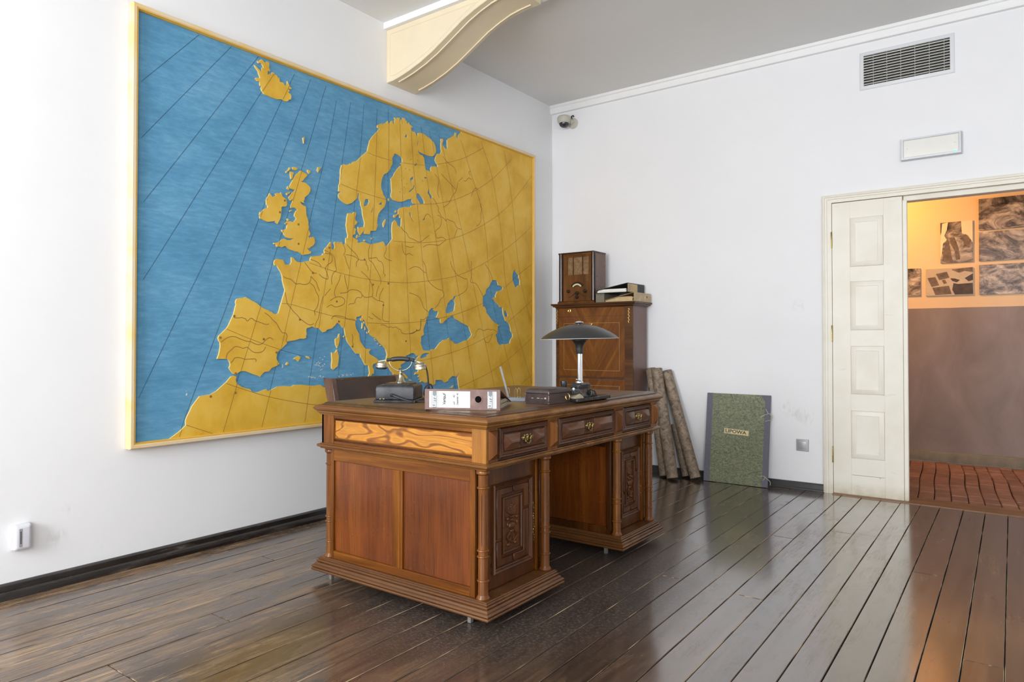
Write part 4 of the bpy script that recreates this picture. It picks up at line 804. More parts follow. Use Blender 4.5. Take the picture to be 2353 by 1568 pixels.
cp = [(.112, 0, .177), (.120, .002, .165), (.127, .004, .145), (.131, .006, .12), (.134, .008, .09), (.137, .012, .06), (.145, .016, .05), (.15, .02, .062), (.142, .03, .075), (.128, .03, .075), (.116, .025, .062), (.112, .02, .045), (.114, .012, .028), (.126, .006, .03), (.134, .004, .05), (.133, .0, .066), (.135, -.01, .03), (.128, -.03, .008), (.112, -.05, .006), (.09, -.066, .006), (.12, -.074, .005), (.16, -.07, .005)]
def cat_rom(P, n=5):
    P = [Vector(p) for p in P]; out = []
    for i in range(len(P) - 1):
        a, b, c_, d = P[max(i - 1, 0)], P[i], P[i + 1], P[min(i + 2, len(P) - 1)]
        for k in range(n):
            t = k / n; out.append(.5 * ((2 * b) + (c_ - a) * t + (2 * a - 5 * b + 4 * c_ - d) * t * t + (3 * b - a - 3 * c_ + d) * t ** 3))
    return [tuple(p) for p in out] + [tuple(P[-1])]
MB().tube(cat_rom(cp), .0038, 7).build('cord', MATS['cord_brown'], ph)
m = MB(); m.tube([(-.01, -.094, .034), (.0, -.104, .032), (.045, -.105, .016), (.085, -.104, .006)], [.008, .006, .004, .003], 8); m.ell((-.012, -.092, .034), .010, .008, .008); m.build('crank', MATS['phone_black'], ph)
m = MB(); m.box(-.070, -.063, -.0915, -.090, .0155, .0185); m.box(-.054, -.047, -.0915, -.090, .0155, .0185); m.build('terminal', MATS['brass'], ph)

# binders
def bindermat(name, col): 
    n = NT(name); v = n.coord(); c = n.mix(n.ramp(n.noise(v, 16, 6, .7), [(.5, 0.0), (.75, 1.0)]), col, tuple(min(1, x * 1.5 + .03) for x in col)); n.bump(n.noise(v, 120, 3), .08, .001); return n.out(c, .5)
bindermat('binder_brown', (.165, .092, .078)); bindermat('binder_black', (.020, .019, .020)); bindermat('binder_tan', (.46, .34, .19))
plain('paper_white', (.80, .80, .74), .7, var=.04); plain('paper_old', (.62, .46, .24), .75, var=.15, scale=30); plain('paper_grey', (.50, .43, .30), .75, var=.2, scale=30)
plain('label_grey', (.20, .22, .245), .6); plain('hole_black', (.004, .004, .004), .9, spec=.05); plain('ink_black', (.015, .015, .016), .6); plain('cover_lining', (.10, .082, .04), .7, var=.2)
def binder(loc, rz, label, L, Wd, T, tip, mcover, mpaper, nsheets=5, paper_h=.5, lift=0.0):
    t = thing('ring_binder', loc, rz, label, 'binder'); a = math.atan2(T - tip, Wd); th = .0026
    MB().box(0, L, 0, Wd, 0, th).build('cover', MATS[mcover], t, .0006)
    MB().prism([(0, T - th), (0, T), (Wd, tip), (Wd, tip - th)], 0, L, lambda u, v, w: (w, u, v)).build('cover', MATS[mcover], t, .0006)
    MB().box(0, L, -.0015, .003, 0, T).build('spine', MATS[mcover], t, .0012)
    z = th + .0004
    for k in range(nsheets):
        h0 = z; h1 = z + (T * paper_h / nsheets) * random.uniform(.7, 1.1); z = h1 + .0004
        f = lambda v: T - th - (T - tip) * v / Wd - .002
        v0 = .012 + random.uniform(0, .012); v1 = Wd - random.uniform(.004, .02); u0, u1 = .008 + random.uniform(-.004, .006), L - .008 + random.uniform(-.006, .004)
        P = []
        for q in range(7):
            vv = v0 + (v1 - v0) * q / 6; cap_ = f(vv); P.append((vv, min(h0, cap_ - .0012), min(h1, cap_)))
        poly = [(p[0], p[1] + .002 * math.sin(9 * p[0] + k)) if 0 else (p[0], p[1]) for p in P] + [(p[0], p[2]) for p in reversed(P)]
        MB().prism(poly, u0, u1, lambda u, v, w: (w, u, v)).build('sheets', MATS[mpaper], t)
    return t
def spine_ring(t, u, z, mat, r=.011):
    m = MB(); m.lathe([(r, -.0018), (r * 1.35, -.0018), (r * 1.35, -.0035), (r, -.0035), (r, -.0018)], (0, 0, 0), 24, lambda x, y, w: (u + x, w, z + y), cap=False); m.build('finger_ring', MATS[mat], t)
    m = MB(); m.lathe([(0, -.0017), (r, -.0017), (r, -.0021), (0, -.0021)], (0, 0, 0), 24, lambda x, y, w: (u + x, w, z + y)); m.build('finger_hole', MATS['hole_black'], t)
bd = binder((-1.961, 2.069, TZ), math.atan2(.142, .28), 'brown lever-arch binder with white spine labels lying on the desk', .314, .262, .084, .016, 'binder_brown', 'paper_grey', 6, .42)
def strip(par, name, u0, u1, v0, v1, mat, d=.0022): return MB().box(u0, u1, -d, -.0014, v0, v1).build(name, MATS[mat], par)
lb = strip(bd, 'spine_label', .020, .190, .009, .0755, 'paper_white')
lb2 = strip(bd, 'spine_label', .2615, .2985, .008, .0755, 'paper_white')
ST = lambda u, v: (lambda x, y, z: (u - y, -.0027 - z, v + x))       # lettering reads upwards on the lying spine
for par, u in ((lb, .0425), (lb2, .2740)):
    MB().box(u - .0085, u + .0085, -.0026, -.0021, .0085, .0755).build('label_band', MATS['label_grey'], par)
    text_mesh('lettering', 'LEITZ', .0165, MATS['paper_white'], par, ST(u, .011), bold=.0005, sx=1.15)
    m = MB()
    for s in (-.013, .013):
        for k in range(17): m.box(u + s - .0012, u + s + .0012, -.0026, -.0021, .010 + k * .0039, .012 + k * .0039)
    m.build('label_dots', MATS['ink_black'], par)
text_mesh('lettering', 'Verkauf', .0185, MATS['ink_black'], lb, ST(.083, .020), bold=.0004, shear=.2, sx=.78)
MB().box(.1145, .1150, -.0025, -.0021, .010, .0745).build('label_rule', MATS['label_grey'], lb)
text_mesh('lettering', '-  Juli     -42', .0105, MATS['ink_black'], lb, ST(.1235, .013), bold=.0002, shear=.2, sx=.95)
text_mesh('lettering', '-  Dezember -42', .0105, MATS['ink_black'], lb, ST(.1375, .013), bold=.0002, shear=.2, sx=.78)
spine_ring(bd, .224, .044, 'binder_brown', .0135)

# wooden cigar box with key
wood('box_wood', [(.3, (.038, .022, .020)), (.6, (.066, .042, .038)), (.8, (.10, .07, .062))], 'y', 14, .12, .38, rnd=0)
plain('worn_edge', (.55, .50, .46), .6)
bo = thing('wooden_box', (-1.728, 2.632, TZ), 0, 'small dark wooden box with a brass key on the desk', 'box')
MB().loft((-.062, .062, -.092, .092), [(0, 0), (0, .046)]).build('box_body', MATS['box_wood'], bo, .0012)
MB().loft((-.062, .062, -.092, .092), [(-.001, .0468), (0, .0475), (0, .056), (-.004, .062), (-.012, .0665), (-.02, .068)]).build('lid', MATS['box_wood'], bo, .001)
m = MB()
for z0 in [.004 + .006 * k for k in range(9)]:
    if random.random() < .8: m.box(.0608, .0625, -.0925, -.0905, z0, z0 + random.uniform(.002, .005))
for u in (-.05, -.03, .0, .02, .04):
    if random.random() < .8: m.box(u, u + random.uniform(.008, .016), -.0923, -.0918, .026 + random.uniform(-.003, .003), .027 + random.uniform(-.002, .004))
m.build('worn_edges', MATS['worn_edge'], bo)
m = MB(); m.tube([(.062, .005, .030), (.090, .0, .0305)], .0018, 8)
m.tube([(.104 + .0125 * math.cos(t), -.002 - .004 * math.cos(t), .031 + .0135 * math.sin(t)) for t in [2 * math.pi * k / 20 for k in range(21)]], .0026, 8); m.build('key', MATS['brass'], bo)
m = MB(); m.tube([(-.062, -.06, .040), (-.080, -.068, .040)], .0014, 6); m.ell((-.081, -.068, .040), .002, .002, .002); m.build('hinge_pin', MATS['nickel_worn'], bo)

# desk lamp
nm = NT('black_marble'); v = nm.coord(); vn = nm.noise(v, 11, 4, .55, 1.2)
c = nm.mix(nm.ramp(nm.math('ABSOLUTE', nm.math('SUBTRACT', vn, .5)), [(0, 1.0), (.003, .3), (.006, 0.0)]), nm.ramp(nm.noise(v, 30, 4), [(.3, (.014, .014, .015)), (.8, (.038, .038, .038))]), (.26, .23, .17)); nm.out(c, .22)
plain('shade_black', (.022, .023, .023), .34, var=.1, spec=.5); plain('chrome', (.82, .82, .83), .06, 1.0, var=.02); plain('shade_inside', (.42, .40, .34), .5)
la = thing('desk_lamp', (-1.692, 2.846, TZ), 0, 'black dish-shaded desk lamp on a black marble base', 'lamp')
MB().box(-.085, .062, -.117, .196, 0, .0155).build('marble_base', MATS['black_marble'], la, .0015)
m = MB(); m.loft((-.035, .035, -.045, .060), [(.008, .0155), (.008, .022), (.000, .032), (-.006, .052), (-.006, .058)]); m.build('pedestal_foot', MATS['black_marble'], la, .001)
MB().loft((-.030, .030, -.034, .052), [(0, .058), (0, .074), (-.006, .082)]).build('pedestal_cap', MATS['black_marble'], la, .001)
MB().prism([(.020, .0155), (.088, .0155), (.080, .022), (.060, .046), (.045, .052), (.030, .046)], .030, .052, lambda u, v, w: (w, u, v)).build('rock_ornament', MATS['black_marble'], la, .004)
MB().lathe([(0, .080), (.019, .080), (.0175, .088), (.0095, .092), (.0095, .222), (0, .222)], (0, 0, 0), 24).build('stem', MATS['chrome'], la)
MB().lathe([(.0050, .090), (.0050, .222)], (.004, .0125, 0), 16).build('stem', MATS['chrome'], la)
MB().lathe([(0, .219), (.0165, .219), (.0175, .221), (.0175, .243), (.020, .258), (.027, .272), (.034, .279), (.036, .281), (.036, .284), (.044, .287), (.052, .297), (.052, .302), (0, .302)], (0, 0, 0), 32).build('socket', MATS['shade_black'], la)
TL = Matrix.Rotation(math.radians(1.2), 4, Vector((.806, .592, 0)).cross(Vector((0, 0, 1))).normalized())
def tilt(x, y, z):
    p = TL @ Vector((x, y, z - .30)); return (p.x, p.y, p.z + .30)
sh = [(.052, .3555), (.056, .3550), (.060, .353), (.085, .3475), (.115, .3365), (.145, .3210), (.170, .3050), (.1845, .2925), (.1865, .2900), (.1855, .2890), (.183, .2905), (.168, .302), (.143, .318), (.113, .333), (.083, .344), (.054, .351), (0, .352)]
MB().lathe([(0, .3580), (.045, .3575)] + sh[:9], (0, 0, 0), 64, tilt, cap=False).build('lamp_shade', MATS['shade_black'], la)
MB().lathe(sh[8:], (0, 0, 0), 64, tilt, cap=False).build('shade_lining', MATS['shade_inside'], la)
MB().lathe([(.1853, .2915), (.1870, .2905), (.1867, .2892), (.1850, .2892)], (0, 0, 0), 64, tilt, cap=False).build('rim', MATS['worn_edge'], la)
MB().lathe([(0, .357), (.010, .358), (.011, .3615), (.019, .3635), (.0215, .3675), (.019, .3715), (.010, .374), (0, .3745)], (0, 0, 0), 24, tilt).build('finial', MATS['chrome'], la)
m = MB(); m.tube([(-.004, -.016, .088), (-.002, -.022, .096), (0, -.030, .100), (.002, -.034, .106)], .0014, 6); m.tube([(0, -.03, .100), (.004, -.036, .096)], .0014, 6); m.ell((0, -.02, .097), .003, .003, .003); m.build('switch_key', MATS['chrome'], la)
# note block and inkwell beside the lamp
ink = thing('inkwell', (-1.752, 2.803, TZ + .0157), 0, 'small dark glass inkwell cup between the wooden box and the lamp', 'inkwell')
MB().lathe([(0, 0), (.015, 0), (.016, .004), (.0135, .03), (.0140, .045), (.0180, .072), (.0175, .074), (.014, .068), (.012, .052), (0, .050)], (0, 0, 0), 20).build('cup', MATS['phone_black'], ink)
MB().lathe([(.016, .0), (.019, .002), (.019, .006), (.015, .008)], (0, 0, 0), 20).build('cup_foot', MATS['phone_black'], ink)
nt_ = thing('blotter_tray', (-1.672, 2.766, TZ + .0157), math.radians(-6), 'black marble pen tray holding a folded note beside the lamp stem', 'tray')
MB().prism([(-.034, 0), (.028, 0), (.026, .004), (.0, .020), (-.034, .004)], -.028, .034, lambda u, v, w: (w, u, v)).build('folded_note', MATS['paper_grey'], nt_)
MB().box(-.030, .026, -.034, .026, .020, .034).build('tray_block', MATS['black_marble'], nt_, .001)
m = MB(); m.ell((.0, -.005, .041), .0065, .0065, .0065); m.tube([(0, -.005, .034), (0, -.005, .038)], .002, 6); m.build('knob', MATS['paper_white'], nt_)
# pen stand with letter opener
ps = thing('pen_stand', (-1.905, 2.615, TZ), math.radians(24), 'small dark pen stand with brass wire loops behind the binder', 'pen stand')
MB().loft((-.055, .055, -.021, .021), [(0, 0), (0, .014), (-.003, .017)]).build('stand_block', MATS['label_grey'], ps, .0015)
for u in (-.030, .022):
    m = MB(); m.tube([(u + .006 * math.cos(t) if 0 < k < 12 else u + (.006 if k == 0 else -.006), -.004, (.050 + .010 * math.sin(t)) if 0 < k < 12 else .017) for k, t in enumerate([math.pi * q / 12 for q in range(13)])], .0017, 7); m.ell((u + .006, -.004, .018), .004, .004, .003); m.ell((u - .006, -.004, .018), .004, .004, .003); m.build('wire_loop', MATS['brass'], ps)
MB().tube([(.0, .010, .017), (.0, .010, .050), (.004, .010, .060), (.010, .010, .050), (.010, .010, .017)], .0017, 7).build('wire_loop', MATS['brass'], ps)
plain('blade_steel', (.20, .19, .20), .5, .3, var=.2, scale=40)
lo_ = thing('letter_opener', (-1.925, 2.595, TZ + .018), math.radians(24), 'flat steel letter opener leaning in the pen stand', 'letter opener')
MB().prism([(-.0055, .0), (.0045, .0), (-.034, .142), (-.042, .143), (-.044, .139)], -.0012, .0012, lambda u, v, w: (u, w, v)).build('blade', MATS['blade_steel'], lo_, .0004)
m = MB().prism([(-.044, .139), (-.042, .143), (-.034, .142), (-.0318, .134), (-.0418, .131)], -.0017, .0017, lambda u, v, w: (u, w, v)); m.build('blade_tip', MATS['blade_steel'], lo_)

# ------------------------------------------------------------------ secretary cabinet with radio and binders
nv = NT('veneer_fan'); tc = nv.nd('ShaderNodeTexCoord'); sp_ = nv.nd('ShaderNodeSeparateXYZ'); nv.ln(tc.outputs['Object'], sp_.inputs[0])
ax = nv.math('ABSOLUTE', sp_.outputs['X']); u = nv.math('SUBTRACT', nv.math('MULTIPLY', ax, 1.7), sp_.outputs['Z'])
cb_ = nv.nd('ShaderNodeCombineXYZ'); nv.ln(u, cb_.inputs[0]); nv.ln(nv.math('MULTIPLY', nv.math('ADD', ax, sp_.outputs['Z']), .06), cb_.inputs[1])
f = nv.noise(cb_.outputs[0], 9, 5, .62, .8)
c = nv.ramp(f, [(.22, (.070, .020, .004)), (.42, (.130, .040, .007)), (.6, (.195, .066, .011)), (.8, (.30, .115, .020))])
pp = nv.ramp(nv.noise(nv.coord((1, 1, .1)), 120, 2), [(.36, 0.0), (.55, 1.0)]); c = nv.mix(nv.math('MULTIPLY', nv.math('SUBTRACT', 1.0, pp), .3), c, (.05, .018, .006)); nv.out(c, .22, 0, .5)
wood('mahogany', [(.25, (.055, .019, .007)), (.5, (.11, .042, .014)), (.75, (.18, .075, .026))], 'x', 14, .08, .25, rnd=2)
wood('mahogany_side', [(.25, (.15, .085, .070)), (.6, (.20, .115, .095))], 'z', 8, .06, .32, pore=.15, tone=.12, rnd=0)
plain('inlay', (.42, .26, .10), .35)
CBO = (-2.912, 5.255, 0)
cb = thing('secretary_cabinet', CBO, 0, 'tall mahogany secretary cabinet with inlaid fall front in the corner', 'cabinet')
HW, FY, BY = .371, -.130, .130
MB().box(-HW + .004, HW - .004, FY + .012, BY, .06, 1.386).build('carcass', MATS['mahogany_side'], cb)
MB().loft((-HW, HW, FY, BY), [(.012, 0), (.012, .055), (.004, .070)]).build('base', MATS['mahogany'], cb, .001)
MB().loft((-HW, HW, FY, BY), [(-.004, 1.384), (.004, 1.386), (.006, 1.392), (.022, 1.396), (.022, 1.404), (.032, 1.408), (.034, 1.414), (.034, 1.423)]).build('cornice', MATS['mahogany'], cb, .0006)
FP = lambda u, v, w: (u, FY + .012 - w, v)
for s in (-1, 1):
    MB().box(s * HW - (.075 if s > 0 else 0), s * HW + (0 if s > 0 else .027), .07, 1.385, 0, .014, FP).build('pilaster', MATS['mahogany'], cb, .001)
    m = MB()
    cx = HW - .038 if s > 0 else -HW + .013
    for q in range(13): m.ell((cx + .004 * math.sin(q * 2.1), 1.366 - q * .0095, .015), (.010 - .0004 * q) if s > 0 else .006, .006, .004, FP, 8, 4)
    m.build('gilt_mount', MATS['brass'], cb)
xl, xr = -HW + .027, HW - .075
drw = MB().box(xl, xr, 1.309, 1.383, .0, .010, FP).build('drawer', MATS['veneer_fan'], cb, .001)
m = MB(); m.lathe([(0, 0), (.016, 0), (.017, .003), (.012, .005), (.009, .003), (0, .003)], (0, 0, 0), 20, lambda x, y, z: FP(-.236 + x, 1.362 + y, .010 + z)); m.build('escutcheon', MATS['brass'], drw)
MB().box(-.2375, -.2345, 1.356, 1.368, .0125, .0145, FP).build('keyhole', MATS['ink_black'], drw)
ff = MB().box(xl, xr, .783, 1.305, 0, .009, FP).build('fall_front', MATS['veneer_fan'], cb, .001)
MB().ringframe((-.292, .245, .852, 1.252), [(-.0012, .0085), (.0012, .0085), (.0012, .0096), (-.0012, .0096)], FP).build('inlay_line', MATS['inlay'], ff)
MB().box(xl, xr, .782, .800, .009, .013, FP).build('fall_moulding', MATS['mahogany'], ff, .001)
m = MB(); m.ell((-.02, 1.243, .010), .009, .007, .003, FP, 8, 4); m.ell((-.032, 1.247, .010), .005, .004, .003, FP, 8, 4); m.ell((-.008, 1.247, .010), .005, .004, .003, FP, 8, 4); m.ell((-.02, 1.232, .010), .004, .006, .003, FP, 8, 4); m.build('lock_plate', MATS['brass'], ff)
for a, b in ((.44, .776), (.09, .434)):
    dd = MB().box(xl, xr, a, b, 0, .009, FP).build('cabinet_door', MATS['veneer_fan'], cb, .001)
    MB().ringframe((-.292, .245, a + .05, b - .052), [(-.0012, .0085), (.0012, .0085), (.0012, .0096), (-.0012, .0096)], FP).build('inlay_line', MATS['inlay'], dd)

wood('radio_walnut', [(.25, (.070, .022, .006)), (.5, (.150, .052, .012)), (.75, (.26, .105, .028))], 'z', 8, .18, .24, rnd=2, tone=.4)
wood('radio_side', [(.3, (.15, .080, .055)), (.7, (.22, .125, .09))], 'z', 8, .06, .3, pore=.15, tone=.1, rnd=0)
plain('bakelite', (.020, .009, .007), .16, var=.2); plain('lacquer_dark', (.030, .013, .010), .12, var=.2)
ncl = NT('grille_cloth'); v = ncl.coord(); c = ncl.ramp(ncl.noise(v, 30, 6, .7), [(.35, (.15, .085, .035)), (.6, (.26, .165, .085)), (.8, (.40, .29, .18))]); ncl.bump(ncl.noise(v, 400, 2), .4, .001); ncl.out(c, .85)
RO = (-3.084, 5.235, 1.4232)
ra = thing('radio_set', RO, 0, 'upright wooden valve radio standing on the secretary cabinet', 'radio')
RY = -.105; RP = lambda u, v, w: (u, RY - w, v)
MB().box(-.170, .170, RY + .012, .115, .0, .440).build('case', MATS['radio_side'], ra, .002)
MB().loft((-.180, .180, RY, .112), [(.004, 0), (.004, .012), (0, .020), (-.004, .022)]).build('base', MATS['radio_walnut'], ra, .0008)
# front board with grille opening
m = MB(); gx0, gx1, gz0, gz1 = -.086, .126, .248, .400
m.box(-.128, gx0, .022, .432, -.014, 0, RP); m.box(gx1, .156, .022, .432, -.014, 0, RP); m.box(gx0, gx1, .022, gz0, -.014, 0, RP); m.box(gx0, gx1, gz1, .432, -.014, 0, RP)
fb_ = m.build('front_board', MATS['radio_walnut'], ra)
MB().box(gx0, gx1, gz0, gz1, -.0125, -.0095, RP).build('grille_cloth', MATS['grille_cloth'], ra)
for gx in (-.030, .064): MB().box(gx - .0045, gx + .0045, gz0, gz1, -.0096, -.002, RP).build('grille_bar', MATS['radio_walnut'], ra, .001)
MB().box(-.178, .178, .432, .444, -.215, .004, RP).build('top_board', MATS['lacquer_dark'], ra, .003)
MB().box(-.128, .156, .418, .432, 0, .003, RP).build('front_cap', MATS['radio_walnut'], ra, .001)
for cx in (-.153, .168):
    m = MB(); m.lathe([(.020, .022), (.020, .434)], (cx, RY + .008, 0), 24); m.build('corner_column', MATS['lacquer_dark'], ra)
m = MB(); n_ = 14
def arcp(r, t): return (.014 + r * math.cos(t), .118 + r * math.sin(t) * .95)
outer = [arcp(.072, math.radians(30 + 120 * k / n_)) for k in range(n_ + 1)]; inner = [arcp(.038, math.radians(150 - 120 * k / n_)) for k in range(n_ + 1)]
m.prism(outer + inner, .0, .006, RP); m.build('dial_bezel', MATS['bakelite'], ra, .001)
outer = [arcp(.056, math.radians(34 + 112 * k / n_)) for k in range(n_ + 1)]; inner = [arcp(.042, math.radians(146 - 112 * k / n_)) for k in range(n_ + 1)]
plain('dial_cream', (.66, .60, .38), .4)
MB().prism(outer + inner, .0055, .0068, RP).build('dial_scale', MATS['dial_cream'], ra)
for kx, kz, r in ((-.072, .107, .0145), (.095, .104, .0145), (.016, .089, .0155), (.014, .055, .0150)):
    MB().lathe([(0, 0), (r * .8, 0), (r, .004), (r, .014), (r * .75, .019), (0, .021)], (0, 0, 0), 20, lambda x, y, z: RP(kx + x, kz + y, z)).build('knob', MATS['bakelite'], ra)
for s in (-1, 1):
    m = MB(); m.prism([(.014 + s * .022, .092), (.014 + s * .060, .064), (.014 + s * .090, .056), (.014 + s * .090, .052), (.014 + s * .056, .060), (.014 + s * .020, .087)], 0, .002, RP); m.build('veneer_band', MATS['lacquer_dark'], ra)

plain('box_olive', (.20, .18, .135), .7, var=.15)
db = thing('document_box', (-2.843, 5.26, 1.4232), 0, 'olive grey document box between the radio and the stacked binders', 'box')
MB().loft((-.035, .045, -.150, .120), [(0, 0), (0, .064)]).build('box_body', MATS['box_olive'], db, .001)
MB().loft((-.035, .045, -.150, .120), [(.001, .0645), (.001, .0745)]).build('lid', MATS['box_olive'], db, .001)
lowb = binder((-2.512, 5.085, 1.4232), R90, 'tan lever-arch binder at the bottom of the stack on the cabinet', .312, .282, .073, .012, 'binder_tan', 'paper_old', 5, .55)
spine_ring(lowb, .235, .042, 'binder_tan', .008)
upb = binder((-2.570, 5.085, 1.4985), R90, 'black lever-arch binder on top of the stack on the cabinet', .312, .292, .076, .024, 'binder_black', 'paper_white', 4, .38)
l3 = strip(upb, 'spine_label', .004, .178, .004, .070, 'paper_old')
m = MB()
for k in range(5): m.box(.022, .045, -.0026, -.0021, .012 + k * .011, .018 + k * .011)
m.build('label_print', MATS['label_grey'], l3)
MB().box(.060, .0615, -.0026, -.0021, .004, .070).build('label_rule', MATS['label_grey'], l3)

# ------------------------------------------------------------------ rolled maps and the green folder
nr = NT('roll_paper'); v = nr.coord(); a = nr.noise(v, 26, 7, .7, 1.0)
c = nr.ramp(a, [(.32, (.055, .040, .030)), (.48, (.21, .155, .108)), (.62, (.32, .245, .17)), (.8, (.44, .35, .25))])
sp2 = nr.ramp(nr.noise(v, 70, 3), [(.66, 0.0), (.72, 1.0)]); c = nr.mix(sp2, c, (.05, .036, .028)); nr.bump(nr.noise(v, 45, 5), .25, .002); nr.out(c, .6)
plain('roll_inside', (.10, .075, .05), .9)
def roll(b, t, r, label):
    A, B2 = Vector(b), Vector(t); o = thing('map_roll', b, 0, label, 'map roll', 'rolled maps beside the cabinet')
    d = (B2 - A); L = d.length; q = Vector((0, 0, 1)).rotation_difference(d.normalized()).to_matrix()
    M = lambda x, y, z: tuple(q @ Vector((x, y, z)))
    m = MB(); m.lathe([(r * .86, .002), (r, 0), (r, L * .17), (r * 1.012, L * .172), (r * 1.005, L * .6), (r, L), (r * .86, L - .002)], (0, 0, 0), 28, M, cap=False); m.build('roll_sheet', MATS['roll_paper'], o)
    MB().lathe([(r * .86, .002), (r * .84, L - .03), (0, L - .031)], (0, 0, 0), 28, M, cap=False).build('roll_core', MATS['roll_inside'], o)
roll((-2.330, 5.262, .012), (-2.493, 5.352, .872), .041, 'brown mottled map roll nearest the cabinet')
roll((-2.232, 5.190, .013), (-2.418, 5.304, .870), .0455, 'thickest brown map roll standing in front of the others')
roll((-2.178, 5.343, .012), (-2.285, 5.374, .42), .036, 'short brown map roll half hidden behind the thick one')
roll((-2.080, 5.285, .016), (-2.360, 5.372, .852), .0430, 'brown map roll leaning furthest towards the green folder')

nfo = NT('marbled_green'); v = nfo.coord((1, 1, 1)); w = nfo.noise(nfo.coord(), 7, 4, .6, 1.5)
mm = nfo.nd('ShaderNodeMapping'); mm.inputs['Scale'].default_value = (1, 1, 1); nfo.ln(v, mm.inputs[0])
f1 = nfo.noise(nfo.coord((1.0, 1, 1.7), (0, .6, 0)), 24, 6, .62, 3.0)
c = nfo.ramp(f1, [(.28, (.035, .042, .028)), (.42, (.125, .140, .082)), (.55, (.235, .245, .145)), (.72, (.34, .345, .215))])
c = nfo.mix(nfo.math('MULTIPLY', w, .35), c, (.135, .165, .125)); nfo.bump(f1, .35, .002); nfo.out(c, .6)
plain('cloth_grey', (.15, .148, .185), .8, var=.12, scale=60); plain('label_yellow', (.72, .62, .34), .7); plain('string', (.55, .49, .38), .8); plain('ink_brown', (.045, .03, .03), .6)
FOO = (-1.775, 5.300, .004)
fo = thing('portfolio_folder', FOO, 0, 'large green marbled portfolio with grey cloth spine leaning on the wall', 'folder')
fo.rotation_euler = (math.radians(-8.0), 0, 0)
fo.location = (-1.775, 5.302, .002)
MB().box(-.245, .245, 0, .016, 0, .690).build('board', MATS['cloth_grey'], fo, .002)
m = MB().prism([(-.200, .0), (.200, .0), (.203, .02), (.205, .64), (.170, .690), (-.200, .690)], .0, .0016, lambda u, v, w: (u, -w, v)); m.build('marbled_cover', MATS['marbled_green'], fo, .0005)
MB().box(-.247, -.199, -.0022, .0185, -.001, .691).build('cloth_spine', MATS['cloth_grey'], fo, .001)
lf = MB().prism([(-.097, .420), (.092, .410), (.090, .372), (-.099, .382)], .0015, .0024, lambda u, v, w: (u, -w, v)).build('title_label', MATS['label_yellow'], fo)
text_mesh('lettering', 'LIPOWA', .036, MATS['ink_brown'], lf, lambda x, y, z: (-.090 + x * .999 , -.0026 - z, .4005 + y - x * .052), bold=.0006, sx=1.2)
m = MB()
m.tube(cat_rom([(.175, -.002, .52), (.205, -.004, .540), (.225, -.006, .545), (.232, -.010, .555), (.222, -.012, .572), (.215, -.008, .585)]), .0022, 6); m.tube(cat_rom([(.245, .002, .555), (.252, .004, .548), (.262, .008, .53), (.255, .008, .505), (.24, -.006, .50), (.215, -.005, .492)]), .0022, 6); m.tube(cat_rom([(.225, -.006, .545), (.24, -.008, .552), (.258, .004, .53)]), .0022, 6)
m.build('tie_string', MATS['string'], fo)
m = MB(); m.tube(cat_rom([(.19, -.003, .075), (.205, -.006, .083), (.225, -.008, .08), (.24, -.006, .065), (.255, .0, .055), (.263, .004, .04), (.262, .004, .02)]), .0022, 6); m.tube(cat_rom([(.225, -.008, .08), (.222, -.008, .062), (.21, -.005, .052)]), .0022, 6); m.build('tie_string', MATS['string'], fo)

# ------------------------------------------------------------------ wall fittings
plain('plastic_white', (.66, .66, .70), .4, var=.02); plain('plastic_grey', (.40, .40, .42), .35, .3, var=.04); plain('steel_frame', (.55, .56, .58), .35, .4, var=.04); plain('void_black', (.006, .006, .006), .9)
plain('vent_white', (.70, .71, .73), .4, var=.02); plain('slat_metal', (.58, .57, .53), .3, .6, var=.05); plain('cam_beige', (.52, .50, .42), .45, var=.04); plain('diffuser', (.80, .79, .74), .25, var=.03)
WP = lambda x0, z0: (lambda u, v, w: (u - x0, -w, v - z0))
so = thing('power_socket', (-1.3075, 5.42, .3265), 0, 'grey wall socket low on the wall beside the door', 'socket'); P = WP(-1.3075, .3265)
MB().loft((-1.351, -1.264, .283, .370), [(0, 0), (0, .006), (-.003, .010), (-.008, .011)], P).build('cover_frame', MATS['plastic_grey'], so)
MB().loft((-1.3355, -1.2795, .2985, .3545), [(.001, .009), (0, .0125), (-.002, .0135)], P).build('insert', MATS['plastic_grey'], so)
MB().lathe([(.0215, .0137), (.0205, .0142), (.0195, .0137), (.0185, .006), (0, .006)], (0, 0, 0), 28, lambda x, y, z: (x, -z, y), cap=False).build('well', MATS['plastic_grey'], so)
m = MB()
for a, b in ((-.008, -.004), (.008, -.004), (0, .009)): m.lathe([(0, .0062), (.0028, .0062), (.0028, .0068), (0, .0068)], (0, 0, 0), 10, lambda x, y, z: (a + x, -z, b + y))
m.build('contact_hole', MATS['void_black'], so)
ve = thing('air_vent', (-.6205, 5.42, 2.878), 0, 'white rectangular ventilation grille high on the door wall', 'vent'); P = WP(-.6205, 2.878)
MB().ringframe((-.880, -.362, 2.905, 3.119), [(0, .0), (.026, .0), (.026, .006), (.020, .010), (.003, .012), (0, .010)], P).build('vent_frame', MATS['vent_white'], ve)
MB().box(-.882, -.360, 2.903, 3.121, -.0, .001, P).build('vent_back', MATS['void_black'], ve)
for k in range(11):
    z = 2.913 + k * .0190
    MB().prism([(.0015, z + .009), (.0095, z - .001), (.0105, z + .0015), (.003, z + .0115)], -.880, -.362, lambda u, v, w: P(w, v, u)).build('slat', MATS['slat_metal'], ve)
m = MB()
for k in range(6): x = -.82 + k * .085; m.box(x - .0015, x + .0015, 2.905, 3.119, .001, .0035, P)
m.build('rear_bar', MATS['slat_metal'], ve)
